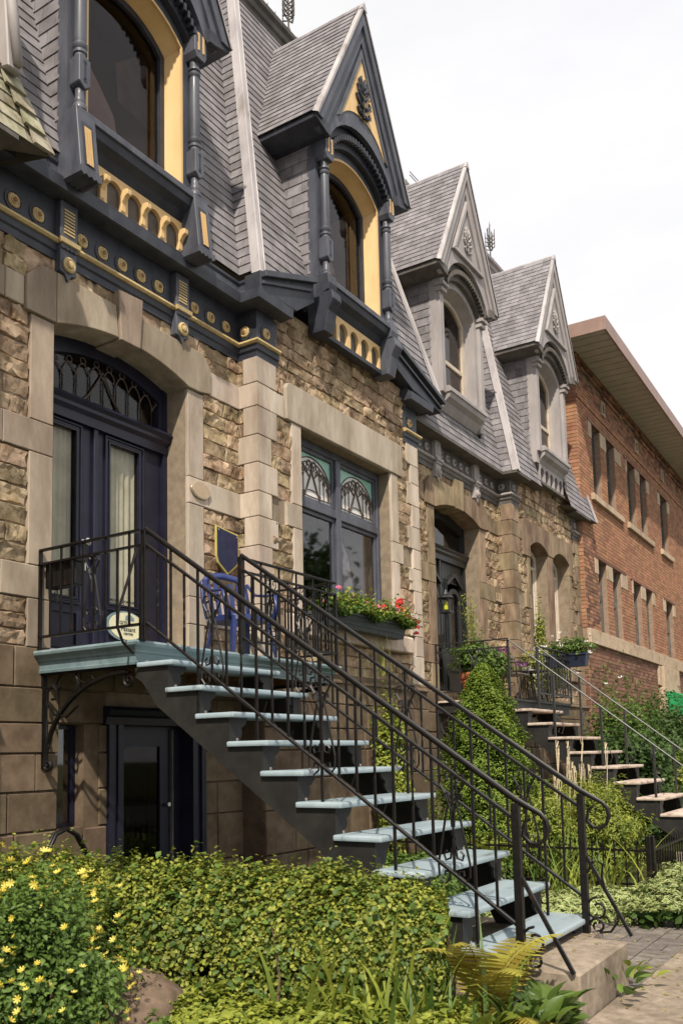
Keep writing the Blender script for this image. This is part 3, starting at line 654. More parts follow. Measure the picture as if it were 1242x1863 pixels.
def house(dx, st, label, full=True):
    A = st['kind'] == 'A'; rock = []; X = lambda x: x+dx
    blue, dark, acc = st['trim'], st['dark'], st['accent']; ash = M[st['ashlar']]
    H = thing(st['name'], label, 'house', (X(3.79),0,0))
    YB = -.2365
    # ------ masonry core
    wb = MB()
    wallbox(wb, X(3.79), X(7.165), 0, .35, 0, 6.3, [(X(4.75),X(6.345),2.2,5.2),(X(5.37),X(6.5),0,1.77),(X(4.83),X(5.25),.86,1.68)])
    if A: holes = [(X(7.91),X(9.9),2.88,4.95)]
    else: holes = [(X(7.935),X(8.86),2.88,5.1),(X(9.115),X(10.01),2.88,5.1)]
    wallbox(wb, X(7.165), X(10.64), YB, .35, 0, 6.2, holes)
    wall = wb.build('wall', M['mortar'], H)
    # ------ rough stones
    s0 = int(abs(dx)*10)+1
    R_ = lambda a,b,c,d,y,s,**k: rock_rows(X(a),X(b),c,d,y,rock,s0+s,**k)
    for z0,z1,n in ((2.27,2.64,2),(2.90,3.80,6),(4.06,4.95,6)):
        R_(3.83,4.51,z0,z1,0,n+int(z0*10)); R_(6.57,7.165,z0,z1,0,n+int(z0*13))
    R_(3.83,4.47,5.20,5.47,0,31,rows=2); R_(6.60,7.165,5.20,5.47,0,32,rows=2); R_(4.40,6.68,5.26,5.50,0,33,rows=1,dep=(.02,.03)); 
    if not A:
        pass
    R_(7.35,7.72 if A else 7.80,2.27,2.65,YB,41); R_(7.35,7.73 if A else 7.82,2.90,3.80,YB,42); R_(7.35,7.73 if A else 7.82,4.06,4.95,YB,43)
    R_(10.08,10.46,2.27,2.65,YB,44); R_(10.08,10.46,2.90,3.80,YB,45); R_(10.08,10.46,4.06,4.95,YB,46)
    R_(7.72,10.08,2.27,2.64,YB,47)
    R_(7.44,10.36,5.38 if A else 5.33,6.18,YB,48,rows=6,wmin=.22,wmax=.52)
    if A: R_(7.45,7.62,5.20,5.38,YB,49,rows=1); R_(10.2,10.36,4.95,5.38,YB,50,rows=3)
    # ------ dressed stones
    def S(x0,x1,z0,z1,yf=-.034,yb=.0,m=None,nm='dressed_stone'):
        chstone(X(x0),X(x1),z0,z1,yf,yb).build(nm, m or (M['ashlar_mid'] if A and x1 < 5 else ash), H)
    Z = [2.27,2.64,2.90,3.20,3.50,3.80,4.06,4.36,4.65,4.95,5.20,5.475]
    for z0,z1 in ((2.64,2.90),(3.80,4.06),(4.95,5.20)):      # band courses
        S(3.83,4.27,z0,z1); 
        if z0 < 4.9: S(4.27,4.75,z0,z1,yb=.26)
        else: S(4.27,4.452,z0,z1)
        if z0 < 4.9: S(6.345,6.645,z0,z1,-.036,.26); S(6.645,7.165,z0,z1)
        else: S(6.66,7.165,z0,z1)
    for z0,z1 in ((2.26,2.64),(2.90,3.80),(4.06,4.92)):      # door jambs
        S(4.515,4.75,z0,z1,yb=.26); S(6.345,6.575,z0,z1,yb=.26)
    # arch stones
    ia = lambda a,b: [p for p in arc(5.5475,.7975,4.92,.145,24) if a <= p[0] <= b]
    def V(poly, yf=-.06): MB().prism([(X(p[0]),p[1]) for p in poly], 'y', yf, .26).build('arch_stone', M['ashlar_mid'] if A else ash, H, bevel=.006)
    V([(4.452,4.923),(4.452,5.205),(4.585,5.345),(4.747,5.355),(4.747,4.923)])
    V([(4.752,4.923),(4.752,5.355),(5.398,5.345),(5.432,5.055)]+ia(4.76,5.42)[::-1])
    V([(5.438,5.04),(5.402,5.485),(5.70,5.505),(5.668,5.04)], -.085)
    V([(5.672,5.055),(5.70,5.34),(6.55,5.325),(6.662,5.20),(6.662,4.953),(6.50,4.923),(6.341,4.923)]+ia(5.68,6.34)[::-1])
    # quoins: front face and return
    for side in (0,1):
        for i,(z0,z1) in enumerate(zip(Z[:-1],Z[1:])):
            long_f = (i%2 == 0); fw = .295 if long_f else .19
            if side == 0:
                rd = 0.0 if not long_f else -.09
                b = MB(); x0,x1 = X(7.131),X(7.165+fw); c=.006; z0_,z1_ = z0+.003,z1-.003
                vs=[]
                for zz,cc in ((z0_,c),(z0_+c,0),(z1_-c,0),(z1_,c)):
                    vs += [(x0+cc,rd,zz),(x0+cc,YB-.034+cc,zz),(x1-cc,YB-.034+cc,zz),(x1-cc,YB+.02,zz)]
                fs=[(0,1,2,3),(15,14,13,12)]
                for j in range(3):
                    for q in range(3): fs.append((j*4+q,j*4+q+1,j*4+q+5,j*4+q+4))
                b.add(vs,fs).build('dressed_stone', ash, H)
                if long_f:
                    for h_ in (0,1):
                        zc = z0+(z1-z0)*(.25+.5*h_); rock.append((ROCK[(i+h_)%12], frame((X(7.165)+.01,-.045,zc),(0,-1,0),(0,0,1),(-1,0,0),.085,(z1-z0)/2-.01,.055)))
            else:
                S(10.64-fw,10.674,z0,z1,YB-.034,.0)
    if A:
        S(7.36,7.615,4.95,5.20,YB-.03,YB)
        b = MB().prism([(X(7.62),4.953),(X(7.62),5.30),(X(7.655),5.36),(X(7.72),5.375),(X(10.20),5.375),(X(10.20),4.953)],'y',YB-.05,YB+.16); b.build('lintel', ash, H, bevel=.008)
        for (a,c,z0,z1) in ((7.725,7.91,4.06,4.95),(7.62,7.91,3.80,4.06),(7.735,7.91,2.90,3.80),(9.90,10.085,4.06,4.95),(9.90,10.19,3.80,4.06),(9.90,10.085,2.90,3.80)): S(a,c,z0,z1,YB-.034,YB+.16)
    else:
        fa = arc(8.397,.4625,4.885,.145,14); fb = arc(9.5625,.4475,4.885,.145,14)
        b = MB().prism([(X(x),z) for x,z in [(7.62,4.70),(7.62,5.30),(7.70,5.335),(8.985,5.335),(8.985,4.885)]+fa[::-1]+[(7.939,4.88),(7.939,4.70)]],'y',YB-.045,YB+.2); b.build('lintel', ash, H, bevel=.006)
        b = MB().prism([(X(x),z) for x,z in [(8.99,4.885),(8.99,5.335),(10.17,5.335),(10.22,5.25),(10.22,4.70),(10.006,4.70),(10.006,4.88)]+fb[::-1]],'y',YB-.045,YB+.2); b.build('lintel', ash, H, bevel=.006)
        for (a,c,z0,z1) in ((7.80,7.935,4.06,4.70),(7.66,7.935,3.80,4.06),(7.81,7.935,2.90,3.80),(10.01,10.13,4.06,4.70),(10.01,10.24,3.80,4.06),(10.01,10.13,2.90,3.80),(8.86,9.115,2.90,4.885)): S(a,c,z0,z1,YB-.034,YB+.2)
        S(7.36,7.615,4.95,5.20,YB-.03,YB)
    b = MB().prism([(YB-.10,2.66),(YB-.10,2.84),(YB-.08,2.86),(YB+.2,2.885),(YB+.2,2.645),(YB-.08,2.645)],'x',X(7.60),X(10.27)); b.build('window_sill', ash, H, bevel=.006)
    b = MB().prism([(YB-.09,2.20),(YB-.02,2.29),(YB+.01,2.29),(YB+.01,2.18),(YB-.09,2.18)],'x',X(7.10),X(10.68)); b.build('belt_course', M['base'], H, bevel=.005)
    # basement blocks
    bl = [] ; r = random.Random(s0)
    ub = rock_flat
    def baserow(x0,x1,z0,z1,y,skip=()):
        x = x0; w_ = .0
        while x < x1-.02:
            w_ = r.uniform(.34,.66)
            if x1-(x+w_) < .22: w_ = x1-x
            a,c = x, x+w_
            for (sa,sb,sz0,sz1) in skip:
                if z1 > sz0+.02 and z0 < sz1-.02:
                    if a >= sa-.001 and a < sb: a = sb; c = max(c, a+.2)
                    if a < sa < c: c = sa
            if c > x1: c = x1
            if c-a > .03: bl.append((r.choice(ub), frame((X((a+c)/2), y+.004, (z0+z1)/2),(1,0,0),(0,0,1),(0,-1,0),c-a-.008,z1-z0-.008,r.uniform(.035,.05))))
            x = max(c, x+.05) if c > x else x+.05
    sk = [(5.33,6.54,-.1,1.83),(4.83,5.25,.86,1.68)]
    zz = [0,.43,.86,1.16,1.45,1.68,1.95,2.265]
    for i in range(7):
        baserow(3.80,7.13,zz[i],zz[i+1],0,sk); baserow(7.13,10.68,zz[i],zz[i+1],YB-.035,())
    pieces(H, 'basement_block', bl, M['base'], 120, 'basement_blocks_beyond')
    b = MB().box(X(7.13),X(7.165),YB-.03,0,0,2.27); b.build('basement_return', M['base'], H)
    pieces(H, 'stone', rock, M['rock'], 300, 'stones_beyond')
    # ------ front door
    y = .27; dm = M['navy' if A else 'black']; fr = MB()
    fr.box(X(4.75),X(4.80),y-.04,y+.08,2.2,4.95); fr.box(X(6.29),X(6.345),y-.04,y+.08,2.2,4.95)
    fr.prism([(y-.10,4.50),(y-.12,4.47),(y-.09,4.44),(y-.09,4.41),(y-.05,4.38),(y-.05,4.30),(y+.06,4.30),(y+.06,4.50)],'x',X(4.75),X(6.345))
    fr.ring([(X(x),z) for x,z in [(4.75,4.5)]+arc(5.5475,.7975,4.93,.16,14)+[(6.345,4.5)]], [(X(x),z) for x,z in [(4.86,4.5)]+arc(5.5475,.69,4.80,.15,14)+[(6.235,4.5)]], 'y', y-.03, y+.04)
    fd = fr.build('front_door', dm, H)
    MB().prism([(X(x),z) for x,z in [(4.80,4.5)]+arc(5.5475,.74,4.86,.15,12)+[(6.29,4.5)]],'y',y+.01,y+.014).build('fanlight_glass', M['glassclear'], fd)
    if A:
        q = MB(); n = 9
        for i in range(n):
            x = 4.93+i*.155; top = 4.80+.15*math.sin(math.pi*(x-4.8)/1.5)-.05
            q.tube([(X(x),y-.002,4.52),(X(x),y-.002,top-.10),(X(x+.035),y-.002,top-.03),(X(x+.0775),y-.002,top)],.006,4)
            q.tube([(X(x+.155),y-.002,4.52),(X(x+.155),y-.002,top-.10),(X(x+.12),y-.002,top-.03),(X(x+.0775),y-.002,top)],.006,4)
            q.tube(scroll((X(x+.0775),y-.002,top+.02),.03,.03,1,0,'y',10),.005,4)
        q.tube([(X(5.30),y-.004,4.52),(X(5.40),y-.004,4.62),(X(5.5475),y-.004,4.86),(X(5.69),y-.004,4.62),(X(5.79),y-.004,4.52)],.011,5)
        q.build('leaded_tracery', M['lead'], fd)
    q = MB(); q.box(X(4.5),X(6.6),y+1.0,y+1.05,2.1,5.3); q.box(X(4.4),X(4.5),y+.06,y+1.05,2.1,5.3); q.box(X(6.6),X(6.7),y+.06,y+1.05,2.1,5.3); q.box(X(4.4),X(6.7),y+.06,y+1.05,5.25,5.3); q.build('hallway', M['interior'], fd)
    leafs = ((4.80,5.425,4.895,5.25),(5.455,6.29,5.62,6.0)) if A else ((4.80,5.53,4.93,5.40),(5.555,6.29,5.69,6.16))
    for k_,(a,c,g0,g1) in enumerate(leafs):
        q = MB(); gz0, gz1 = (2.76,4.24) if A else (3.0,4.0)
        hole = (X(g0),X(g1),gz0,gz1)
        wallbox(q, X(a),X(c),y,y+.045,2.25,4.30,[hole]); lf = q.build('door_leaf', dm, fd)
        q = MB()
        for (o_, dd) in ((.0,.022),(.022,.012),(.045,.02)):
            q.ring([(X(g0)-.05+o_-.0,gz0-.05+o_),(X(g1)+.05-o_,gz0-.05+o_),(X(g1)+.05-o_,gz1+.05-o_),(X(g0)-.05+o_,gz1+.05-o_),(X(g0)-.05+o_,gz0-.05+o_)],
                   [(X(g0)-.034+o_,gz0-.034+o_),(X(g1)+.034-o_,gz0-.034+o_),(X(g1)+.034-o_,gz1+.034-o_),(X(g0)-.034+o_,gz1+.034-o_),(X(g0)-.034+o_,gz0-.034+o_)],'y',y-dd,y+.001)
        q.ring([(X(g0)-.03,2.33),(X(g1)+.03,2.33),(X(g1)+.03,2.66),(X(g0)-.03,2.66),(X(g0)-.03,2.33)],[(X(g0),2.36),(X(g1),2.36),(X(g1),2.63),(X(g0),2.63),(X(g0),2.36)],'y',y-.018,y+.001)
        q.build('door_moulding', dm, fd)
        if A:
            MB().box(X(g0),X(g1),y+.018,y+.022,gz0,gz1).build('door_pane', M['glassclear'], fd)
            q = MB(); n = 26; row = []
            pts = [(X(g0)+(g1-g0)*i/n, y+.075+.014*math.sin(i*1.35+k_)+.006*math.sin(i*3.1), 0) for i in range(n+1)]
            q.loft([(p[0],p[1],gz0-.02) for p in pts],[(p[0]-.0,p[1],gz1+.02) for p in pts]); q.build('curtain', M['curtain'], fd, smooth='all')
        else:
            cxx = X((g0+g1)/2)
            q = MB().prism([(cxx-.15,3.0)]+arc(cxx,.15,3.7,.14,10)+[(cxx+.15,3.0)],'y',y+.01,y+.02); q.build('door_pane', M['glass'], fd)
            q = MB().ring([(cxx-.22,2.95)]+arc(cxx,.22,3.72,.20,10)+[(cxx+.22,2.95)],[(cxx-.15,3.0)]+arc(cxx,.15,3.7,.14,10)+[(cxx+.15,3.0)],'y',y-.035,y+.01); q.build('door_arch', dm, fd, bevel=.006)
            q = MB().prism([(X(a)+.09,3.98),(cxx,4.16),(X(c)-.09,3.98),(X(c)-.09,3.93),(cxx,4.10),(X(a)+.09,3.93)],'y',y-.05,y); q.build('door_pediment', dm, fd)
    q = MB(); 
    q.box(X(5.425),X(5.475),y-.035,y+.02,2.25,4.30); q.build('astragal', dm, fd, bevel=.006)
    if A:
        q = MB(); q.disc([(.030,0),(.030,.012),(.016,.02),(.016,.045),(.034,.055),(.034,.075),(.01,.09)],(X(5.33),y,3.26),12); q.box(X(5.30),X(5.36),y-.01,y,3.02,3.12); q.disc([(.016,0),(.016,.03)],(X(5.33),y-.0,3.07),8)
        q.build('door_knob', M['steel'], fd, smooth=True)
    MB().prism([(.0,2.23),(-.02,2.27),(.24,2.31),(.27,2.31),(.27,2.2),(0,2.2)],'x',X(4.755),X(6.34)).build('threshold', M['white' if A else 'concrete'], H)
    # ------ basement door and window
    q = MB()
    for (a,c,yy) in ((5.33,5.39,-.07),(5.39,5.44,-.045),(5.44,5.50,-.06),(6.37,6.43,-.06),(6.43,6.48,-.045),(6.48,6.54,-.07)): q.box(X(a),X(c),yy,.1,0,1.72)
    q.prism([(-.13,1.80),(-.11,1.76),(-.08,1.74),(-.07,1.68),(.1,1.68),(.1,1.83),(-.10,1.83)],'x',X(5.29),X(6.58))
    bd = q.build('basement_door', dm, H)
    q = MB(); wallbox(q, X(5.50),X(6.37),.10,.14,0,1.68,[(X(5.62),X(6.10),.25,1.50)]); q.build('door_leaf', dm, bd)
    MB().box(X(5.62),X(6.10),.118,.122,.25,1.50).build('door_pane', M['glassdim'], bd)
    q = MB(); q.box(X(5.2),X(6.6),.75,.8,0,1.9); q.box(X(5.2),X(5.25),.15,.8,0,1.9); q.box(X(6.6),X(6.65),.15,.8,0,1.9); q.box(X(5.2),X(6.65),.15,.8,1.85,1.9); q.build('hallway', M['interior'], bd)
    q = MB(); q.box(X(6.23),X(6.245),.07,.10,.0,1.65); q.build('edge_strip', M['mauve_dark'], bd)
    q = MB().disc([(.02,0),(.02,.04)],(X(6.17),.09,.98),8); q.build('knob', M['steel'], bd)
    q = MB(); q.box(X(5.10),X(5.25),-.02,.2,.86,1.68); q.box(X(4.83),X(5.25),-.03,.2,.80,.862); q.build('window_jamb', M['base'], H)
    q = MB().ring([(X(4.83),.87),(X(5.10),.87),(X(5.10),1.67),(X(4.83),1.67),(X(4.83),.87)],[(X(4.86),.90),(X(5.06),.90),(X(5.06),1.64),(X(4.86),1.64),(X(4.86),.90)],'y',.08,.12); bw = q.build('basement_window', dm, H)
    MB().box(X(4.86),X(5.06),.10,.104,.9,1.64).build('pane', M['glass'], bw); MB().box(X(4.84),X(5.09),.16,.17,.88,1.66).build('blind', M['base'], bw)
    # ------ bay window(s)
    if A:
        yw = YB+.16; q = MB(); wm = M['blue']
        q.box(X(7.91),X(7.985),yw-.02,yw+.08,2.88,4.95); q.box(X(9.825),X(9.90),yw-.02,yw+.08,2.88,4.95); q.box(X(7.985),X(9.825),yw-.02,yw+.08,4.86,4.95); q.box(X(7.985),X(9.825),yw-.02,yw+.08,2.88,2.95)
        q.box(X(8.855),X(8.955),yw-.035,yw+.08,2.95,4.86); q.box(X(7.985),X(8.855),yw-.03,yw+.08,4.15,4.25); q.box(X(8.955),X(9.825),yw-.03,yw+.08,4.15,4.25)
        win = q.build('bay_window', wm, H, bevel=.008)
        for (a,c) in ((7.985,8.855),(8.955,9.825)):
            for (z0,z1) in ((2.95,4.15),(4.25,4.86)):
                q = MB().ring([(X(a),z0),(X(c),z0),(X(c),z1),(X(a),z1),(X(a),z0)],[(X(a)+.045,z0+.045),(X(c)-.045,z0+.045),(X(c)-.045,z1-.045),(X(a)+.045,z1-.045),(X(a)+.045,z0+.045)],'y',yw+.0,yw+.05); q.build('sash', wm, win, bevel=.004)
            MB().box(X(a)+.04,X(c)-.04,yw+.025,yw+.029,2.99,4.11).build('pane', M['glass'], win)
            # leaded light
            xa,xb,z0,z1 = X(a)+.045,X(c)-.045,4.295,4.815; cx = (xa+xb)/2; yy = yw+.03
            MB().box(xa,xb,yy,yy+.004,z0,z1).build('milk_glass', M['stainw'], win)
            ao = arc(cx,(xb-xa)/2,z0+.22,.27,14)
            q = MB(); q.prism([(xa,z1),(xa,z0+.22)]+ao[:8]+[(cx,z1)],'y',yy-.004,yy-.001); q.prism([(cx,z1)]+ao[7:]+[(xb,z1)],'y',yy-.004,yy-.001); q.build('corner_glass', M['staing'], win)
            q = MB(); T = lambda pts, r_=.0055: q.tube([(p[0],yy-.006,p[1]) for p in pts], r_, 4)
            T(ao,.008); T(arc(cx,(xb-xa)/2-.02,z0+.20,.24,14)); T([(xa,z0+.04)]+arc(cx,(xb-xa)/2-.01,z0+.03,-.0+.001,2)[1:2]+[(xb,z0+.04)],.005)
            for k_ in range(-4,5):
                x = cx+k_*.083
                if abs(k_) > 1: T([(x,z0+.02),(x,z0+.22+.10*(1-abs(k_)/5)),(x+.02*(-1 if k_ > 0 else 1),z0+.30+.05*(1-abs(k_)/5))])
            for sg in (-1,1):
                T([(cx+sg*.17,z0),(cx+sg*.10,z0+.12),(cx+sg*.015,z0+.30),(cx,z0+.42)],.012)
                T([(cx+sg*.19,z0+.06),(cx+sg*.09,z0+.10),(cx,z0+.11)],.006)
                for k_ in range(5):
                    r0 = .05+.075*k_; z_ = z0+.42-.028*k_-.004*k_*k_
                    T(scroll((cx+sg*r0,yy,z_),.030,.030,1,0,'y',8) and [(p.x,p.z) for p in scroll((cx+sg*r0,yy,z_),.034,.034,1,0,'y',8)],.0065)
                    T([(p.x,p.z) for p in scroll((cx+sg*(r0-.02),yy,z_-.065),.026,.026,1,0,'y',8)],.006)
                T([(cx+sg*.05,z0+.26),(cx+sg*.14,z0+.34),(cx+sg*.26,z0+.32),(cx+sg*.35,z0+.22),(cx+sg*.36,z0+.05)],.009)
            q.build('leaded_tracery', M['lead'], win)
        q = MB(); q.box(X(7.9),X(9.95),1.0,1.05,2.8,5.0); q.box(X(7.8),X(7.85),.1,1.05,2.8,5.0); q.box(X(9.95),X(10.0),.1,1.05,2.8,5.0); q.box(X(7.8),X(10.0),.1,1.05,2.78,2.8); q.box(X(7.8),X(10.0),.1,1.05,5.0,5.02); q.build('room', M['interior'], win)
        MB().add([(X(8.97),yw+.05,2.95),(X(9.46),yw+.06,2.95),(X(9.24),yw+.06,3.75),(X(9.10),yw+.06,3.95),(X(8.97),yw+.05,4.08)],[(0,1,2,3,4)]).build('curtain', M['drape_and_reflection'], win)
        MB().add([(X(9.56),yw+.16,2.95),(X(9.83),yw+.14,2.95),(X(9.83),yw+.14,4.2),(X(9.3),yw+.16,4.1)],[(0,1,2,3)]).build('curtain', M['mauve_dark'], win)
        MB().add([(X(8.0),yw+.12,4.2),(X(9.82),yw+.12,4.2),(X(9.82),yw+.12,4.88),(X(8.0),yw+.12,4.88)],[(0,1,2,3)]).build('blind', M['curtain'], win)
    else:
        for (a,c) in ((7.935,8.86),(9.115,10.01)):
            yw = YB+.20; cx = X((a+c)/2); hw = (c-a)/2
            q = MB().ring(outline(cx,hw,2.88,4.87,.145), outline(cx,hw-.07,2.95,4.80,.13),'y',yw,yw+.06); q.box(cx-hw+.06,cx+hw-.06,yw+.01,yw+.05,4.62,4.68); q.box(cx-hw+.06,cx+hw-.06,yw+.01,yw+.05,3.42,3.48)
            q.box(cx-hw+.07,cx-hw+.13,yw+.015,yw+.05,2.95,4.62); q.box(cx+hw-.13,cx+hw-.07,yw+.015,yw+.05,2.95,4.62)
            win = q.build('bay_window', M['cream'], H, bevel=.006, label='narrow arched sash window with pale frame')
            MB().prism(outline(cx,hw-.06,2.92,4.80,.13),'y',yw+.03,yw+.034).build('pane', M['glass'], win)
            MB().box(cx-hw-.05,cx+hw+.05,yw+.055,yw+.065,2.85,5.08).build('blind', M['curtain_dark'], win)
    # ------ main cornice
    path = [(X(3.79),0),(X(7.165),0),(X(7.165),YB),(X(7.50),YB)]; pr = [(X(10.28),YB),(X(10.64),YB),(X(10.64),-.01)]
    cor = None
    for p in (path,pr):
        c_ = MB().sweep(p,[(0,5.47),(.030,5.47),(.034,5.53),(.050,5.545),(.054,5.60),(0,5.60)]).build('cornice', M[dark if A else 'mauve_dark'], H); cor = cor or c_
        MB().sweep(p,[(0,5.655),(.028,5.655),(.028,5.99),(0,5.99)]).build('frieze', M[dark if A else 'mauve_dark'], c_)
        MB().sweep(p,[(0,5.600),(.070,5.604),(.086,5.62),(.082,5.64),(.055,5.655),(0,5.655)]).build('gilt_moulding', M['gold' if A else blue], c_)
    prof = [(0,5.985),(.165,6.0),(.170,5.99),(.195,5.995),(.205,6.09),(.17,6.10),(.13,6.16),(.115,6.22),(.13,6.245),(.13,6.27),(0,6.30)]
    if A:
        cs = (([(X(3.79),0),(X(7.165),0),(X(7.165),YB),(X(7.56),YB)], prof), ([(X(10.22),YB),(X(10.66),YB),(X(10.66),-.01)], prof[:7]+[(0,6.16)]))
    else: cs = (([(X(3.79),0),(X(7.165),0),(X(7.165),YB),(X(7.56),YB)], [(0,5.90),(.24,5.91),(.24,5.96),(0,6.02)]), ([(X(10.0),YB),(X(10.64),YB),(X(10.64),-.01)], [(0,5.90),(.24,5.91),(.24,5.96),(0,6.02)]))
    for p,pf in cs: MB().sweep(p,pf).build('corona', M['blue_mid' if A else 'mauve_dark'], cor)
    def rosette(x,y_,z,ax='y'):
        q = MB().disc([(.088,0),(.088,.008),(.070,.008),(.070,.001)],(0,0,0),16); q2 = MB().disc([(.058,.0),(.060,.012),(.050,.020),(.030,.014),(.030,.022),(.018,.026)],(0,0,0),16)
        for k_ in range(len(q2.v)):
            xx,yy_,zz_ = q2.v[k_]; rr = math.hypot(xx,zz_); an = math.atan2(zz_,xx)
            if rr > .045: f_ = 1-.07*(abs(math.sin(2*an)) < .25); q2.v[k_] = (xx*f_,yy_,zz_*f_)
        q3 = MB().disc([(.020,.0),(.020,.032),(.008,.036)],(0,0,0),10)
        for nm,qq,mm in (('rosette_ring',q,M[dark if A else 'mauve_dark']),('rosette',q2,M['gold' if A else blue]),('rosette_boss',q3,M['joist' if A else dark])):
            if ax == 'x': qq.v = [(v[1],-v[0],v[2]) for v in qq.v]
            qq.v = [(v[0]+x,v[1]+y_,v[2]+z) for v in qq.v]; qq.build(nm, mm, cor)
    for x in (4.10,4.335,4.57,5.03,5.26,5.49,5.72,5.95,6.45,6.69,6.93): rosette(X(x),-.028,5.765)
    rosette(X(7.165)-.028,-.12,5.765,'x'); rosette(X(7.30),YB-.028,5.765); rosette(X(10.46),YB-.028,5.765)
    for x in (4.84,6.22):
        x = X(x); q = MB(); q.prism([(x-.085,5.60),(x-.085,5.37),(x-.035,5.36),(x,5.30),(x+.035,5.36),(x+.085,5.37),(x+.085,5.60)],'y',-.085,0); q.box(x-.09,x+.09,-.09,0,5.655,5.98)
        for k_ in range(4): q.disc([(.026,0),(.026,.016)],(x-.065+k_*.043,-.085,5.585),8)
        br = q.build('bracket', M[blue], cor, bevel=.004)
        q = MB().disc([(.062,0),(.064,.018),(.05,.028),(.03,.02),(.03,.035),(.014,.04)],(x,-.085,5.44),16); q.build('rosette', M['gold' if A else blue], br)
        q = MB()
        for k_ in range(8): q.box(x-.055,x+.055,-.098,-.088,5.70+k_*.028,5.713+k_*.028)
        q.build('louvre', M['gold' if A else blue], br)
        q = MB().sweep([(x-.10,-.0),(x-.10,-.09),(x+.10,-.09),(x+.10,0)][1:3],[(0,5.600),(.030,5.604),(.035,5.64),(0,5.655)]); q.build('gilt_block', M['gold' if A else blue], br)
    # ------ hoods over the pilasters
    if A:
        for pts,(ya,yb) in (([(6.99,6.08),(6.99,6.27),(7.96,6.62),(7.96,6.34),(7.62,6.10)],(-.44,-.235)),([(7.0,6.20),(7.0,6.265),(7.96,6.615),(7.96,6.55)],(-.50,-.24)),([(7.0,6.13),(7.0,6.165),(7.90,6.47),(7.90,6.43)],(-.465,-.24)),
                            ([(11.14,6.08),(11.14,6.26),(9.80,6.64),(9.80,6.30),(10.3,6.14)],(-.42,-.235)),([(11.16,6.20),(11.16,6.26),(9.80,6.64),(9.80,6.58)],(-.48,-.24)),([(11.10,6.12),(11.10,6.155),(9.86,6.50),(9.86,6.46)],(-.45,-.24))):
            MB().prism([(X(x),z) for x,z in pts],'y',ya,yb).build('raking_moulding', M['blue_mid' if ya < -.45 else dark], cor, bevel=.004)
    # ------ mansard
    HB = 6.33 if A else 5.95; y0 = -.12; yb0 = -.36
    hl = lambda z: X(7.045+.24*(z-6.35)); 
    def hr(z):
        if st['kind'] == 'Z': return X(11.18-.42*(z-5.95)) if z < 6.9 else X(10.78-.2*(z-6.9))
        return X(11.2-.19*(z-6.3)) if z < 8.7 else X(10.744-.50*(z-8.7))
    vl = lambda z: X(7.045+.24*(z-6.35))            # valley at the bay return
    fy = lambda z: y0+K*(z-6.35); by = lambda z: yb0+K*(z-6.35)
    TOP = 10.88; q = MB()
    q.add([(X(3.79),fy(HB)+.01,HB),(vl(HB)+.02,fy(HB)+.01,HB),(vl(TOP)+.02,fy(TOP)+.01,TOP),(X(3.79),fy(TOP)+.01,TOP)],[(0,1,2,3)])
    q.add([(vl(HB),fy(HB),HB),(hl(HB),by(HB),HB),(hl(TOP),by(TOP),TOP),(vl(TOP),fy(TOP),TOP)],[(0,1,2,3)])
    BB = 6.28 if A else HB
    q.add([(X(7.05),by(BB),BB),(X(7.95),by(BB),BB),(X(7.95),by(6.62),6.62),(X(9.8),by(6.62),6.62),(X(9.8),by(BB),BB),(hr(BB),by(BB),BB),(hr(8.7),by(8.7),8.7),(hr(TOP),by(TOP),TOP),(hl(TOP),by(TOP),TOP)],[(0,1,2,3,4,5,6,7,8)])
    q.add([(hr(BB),by(BB),BB),(hr(8.7),by(8.7),8.7),(hr(TOP),by(TOP),TOP),(hr(TOP),1.6,TOP),(hr(8.7)+.0,.6,8.7),(hr(BB)-.2,.1,BB)],[(0,1,2,3,4,5)])
    q.box(X(3.79),X(9.7),by(TOP)+.2,9,TOP-.05,TOP)
    if not A:
        q.add([(X(3.79),fy(HB),HB),(vl(HB),fy(HB),HB),(hl(HB),by(HB),HB),(X(8.35),by(HB),HB),(X(8.35),0,HB+.03),(X(3.79),.1,HB+.03)],[(0,1,2,3,4,5)])
        q.add([(X(9.55),by(HB),HB),(hr(HB),by(HB),HB),(hr(HB)-.5,0,HB+.03),(X(9.55),0,HB+.03)],[(0,1,2,3)])
    man = q.build('mansard_roof', M['slate_back' if A else 'mauve_dark'], H)
    cells = []; key = st['slate']; cd_, cb_ = 5.50, 8.87
    def cut(ivs, lo, hi):
        o_ = []
        for a,c in ivs:
            if hi <= a or lo >= c: o_.append((a,c)); continue
            if lo > a: o_.append((a,lo))
            if hi < c: o_.append((hi,c))
        return o_
    sl = math.hypot(1,K); vz = lambda v_: v_/sl
    def ivd(v_):
        z = HB+vz(v_); iv = [(X(3.95)+.05*(z-6.3), vl(z))]
        if z < 8.4:
            if A or z > 6.40: iv = cut(iv, X(cd_-.76), X(cd_+.76))
        elif z < 10.4: h_ = (10.44-z)/1.907-.03; iv = cut(iv, X(cd_)-h_, X(cd_)+h_)
        return iv
    def ivb(v_):
        z = BB+vz(v_); iv = [(hl(z)+.03, hr(z)-.03)]
        if z < 8.4:
            iv = cut(iv, X(cb_-.76), X(cb_+.76))
            if A and z < 6.62: iv = cut(iv, X(7.05+(z-6.27)/.35*.93), X(11.16-(z-6.26)/.38*1.36))
            if not A and z < 6.6: iv = cut(iv, X(8.45-.0*(z)), X(9.55+(6.6-z)*.25))
        elif z < 10.4: h_ = (10.44-z)/1.907-.03; iv = cut(iv, X(cb_)-h_, X(cb_)+h_)
        return iv
    cells += slate_cells(key,(0,fy(HB)-.006,HB),(1,0,0),(0,K,1),(0,-1,K),(TOP-HB)*sl,ivd,.195,.118,.011,s0)
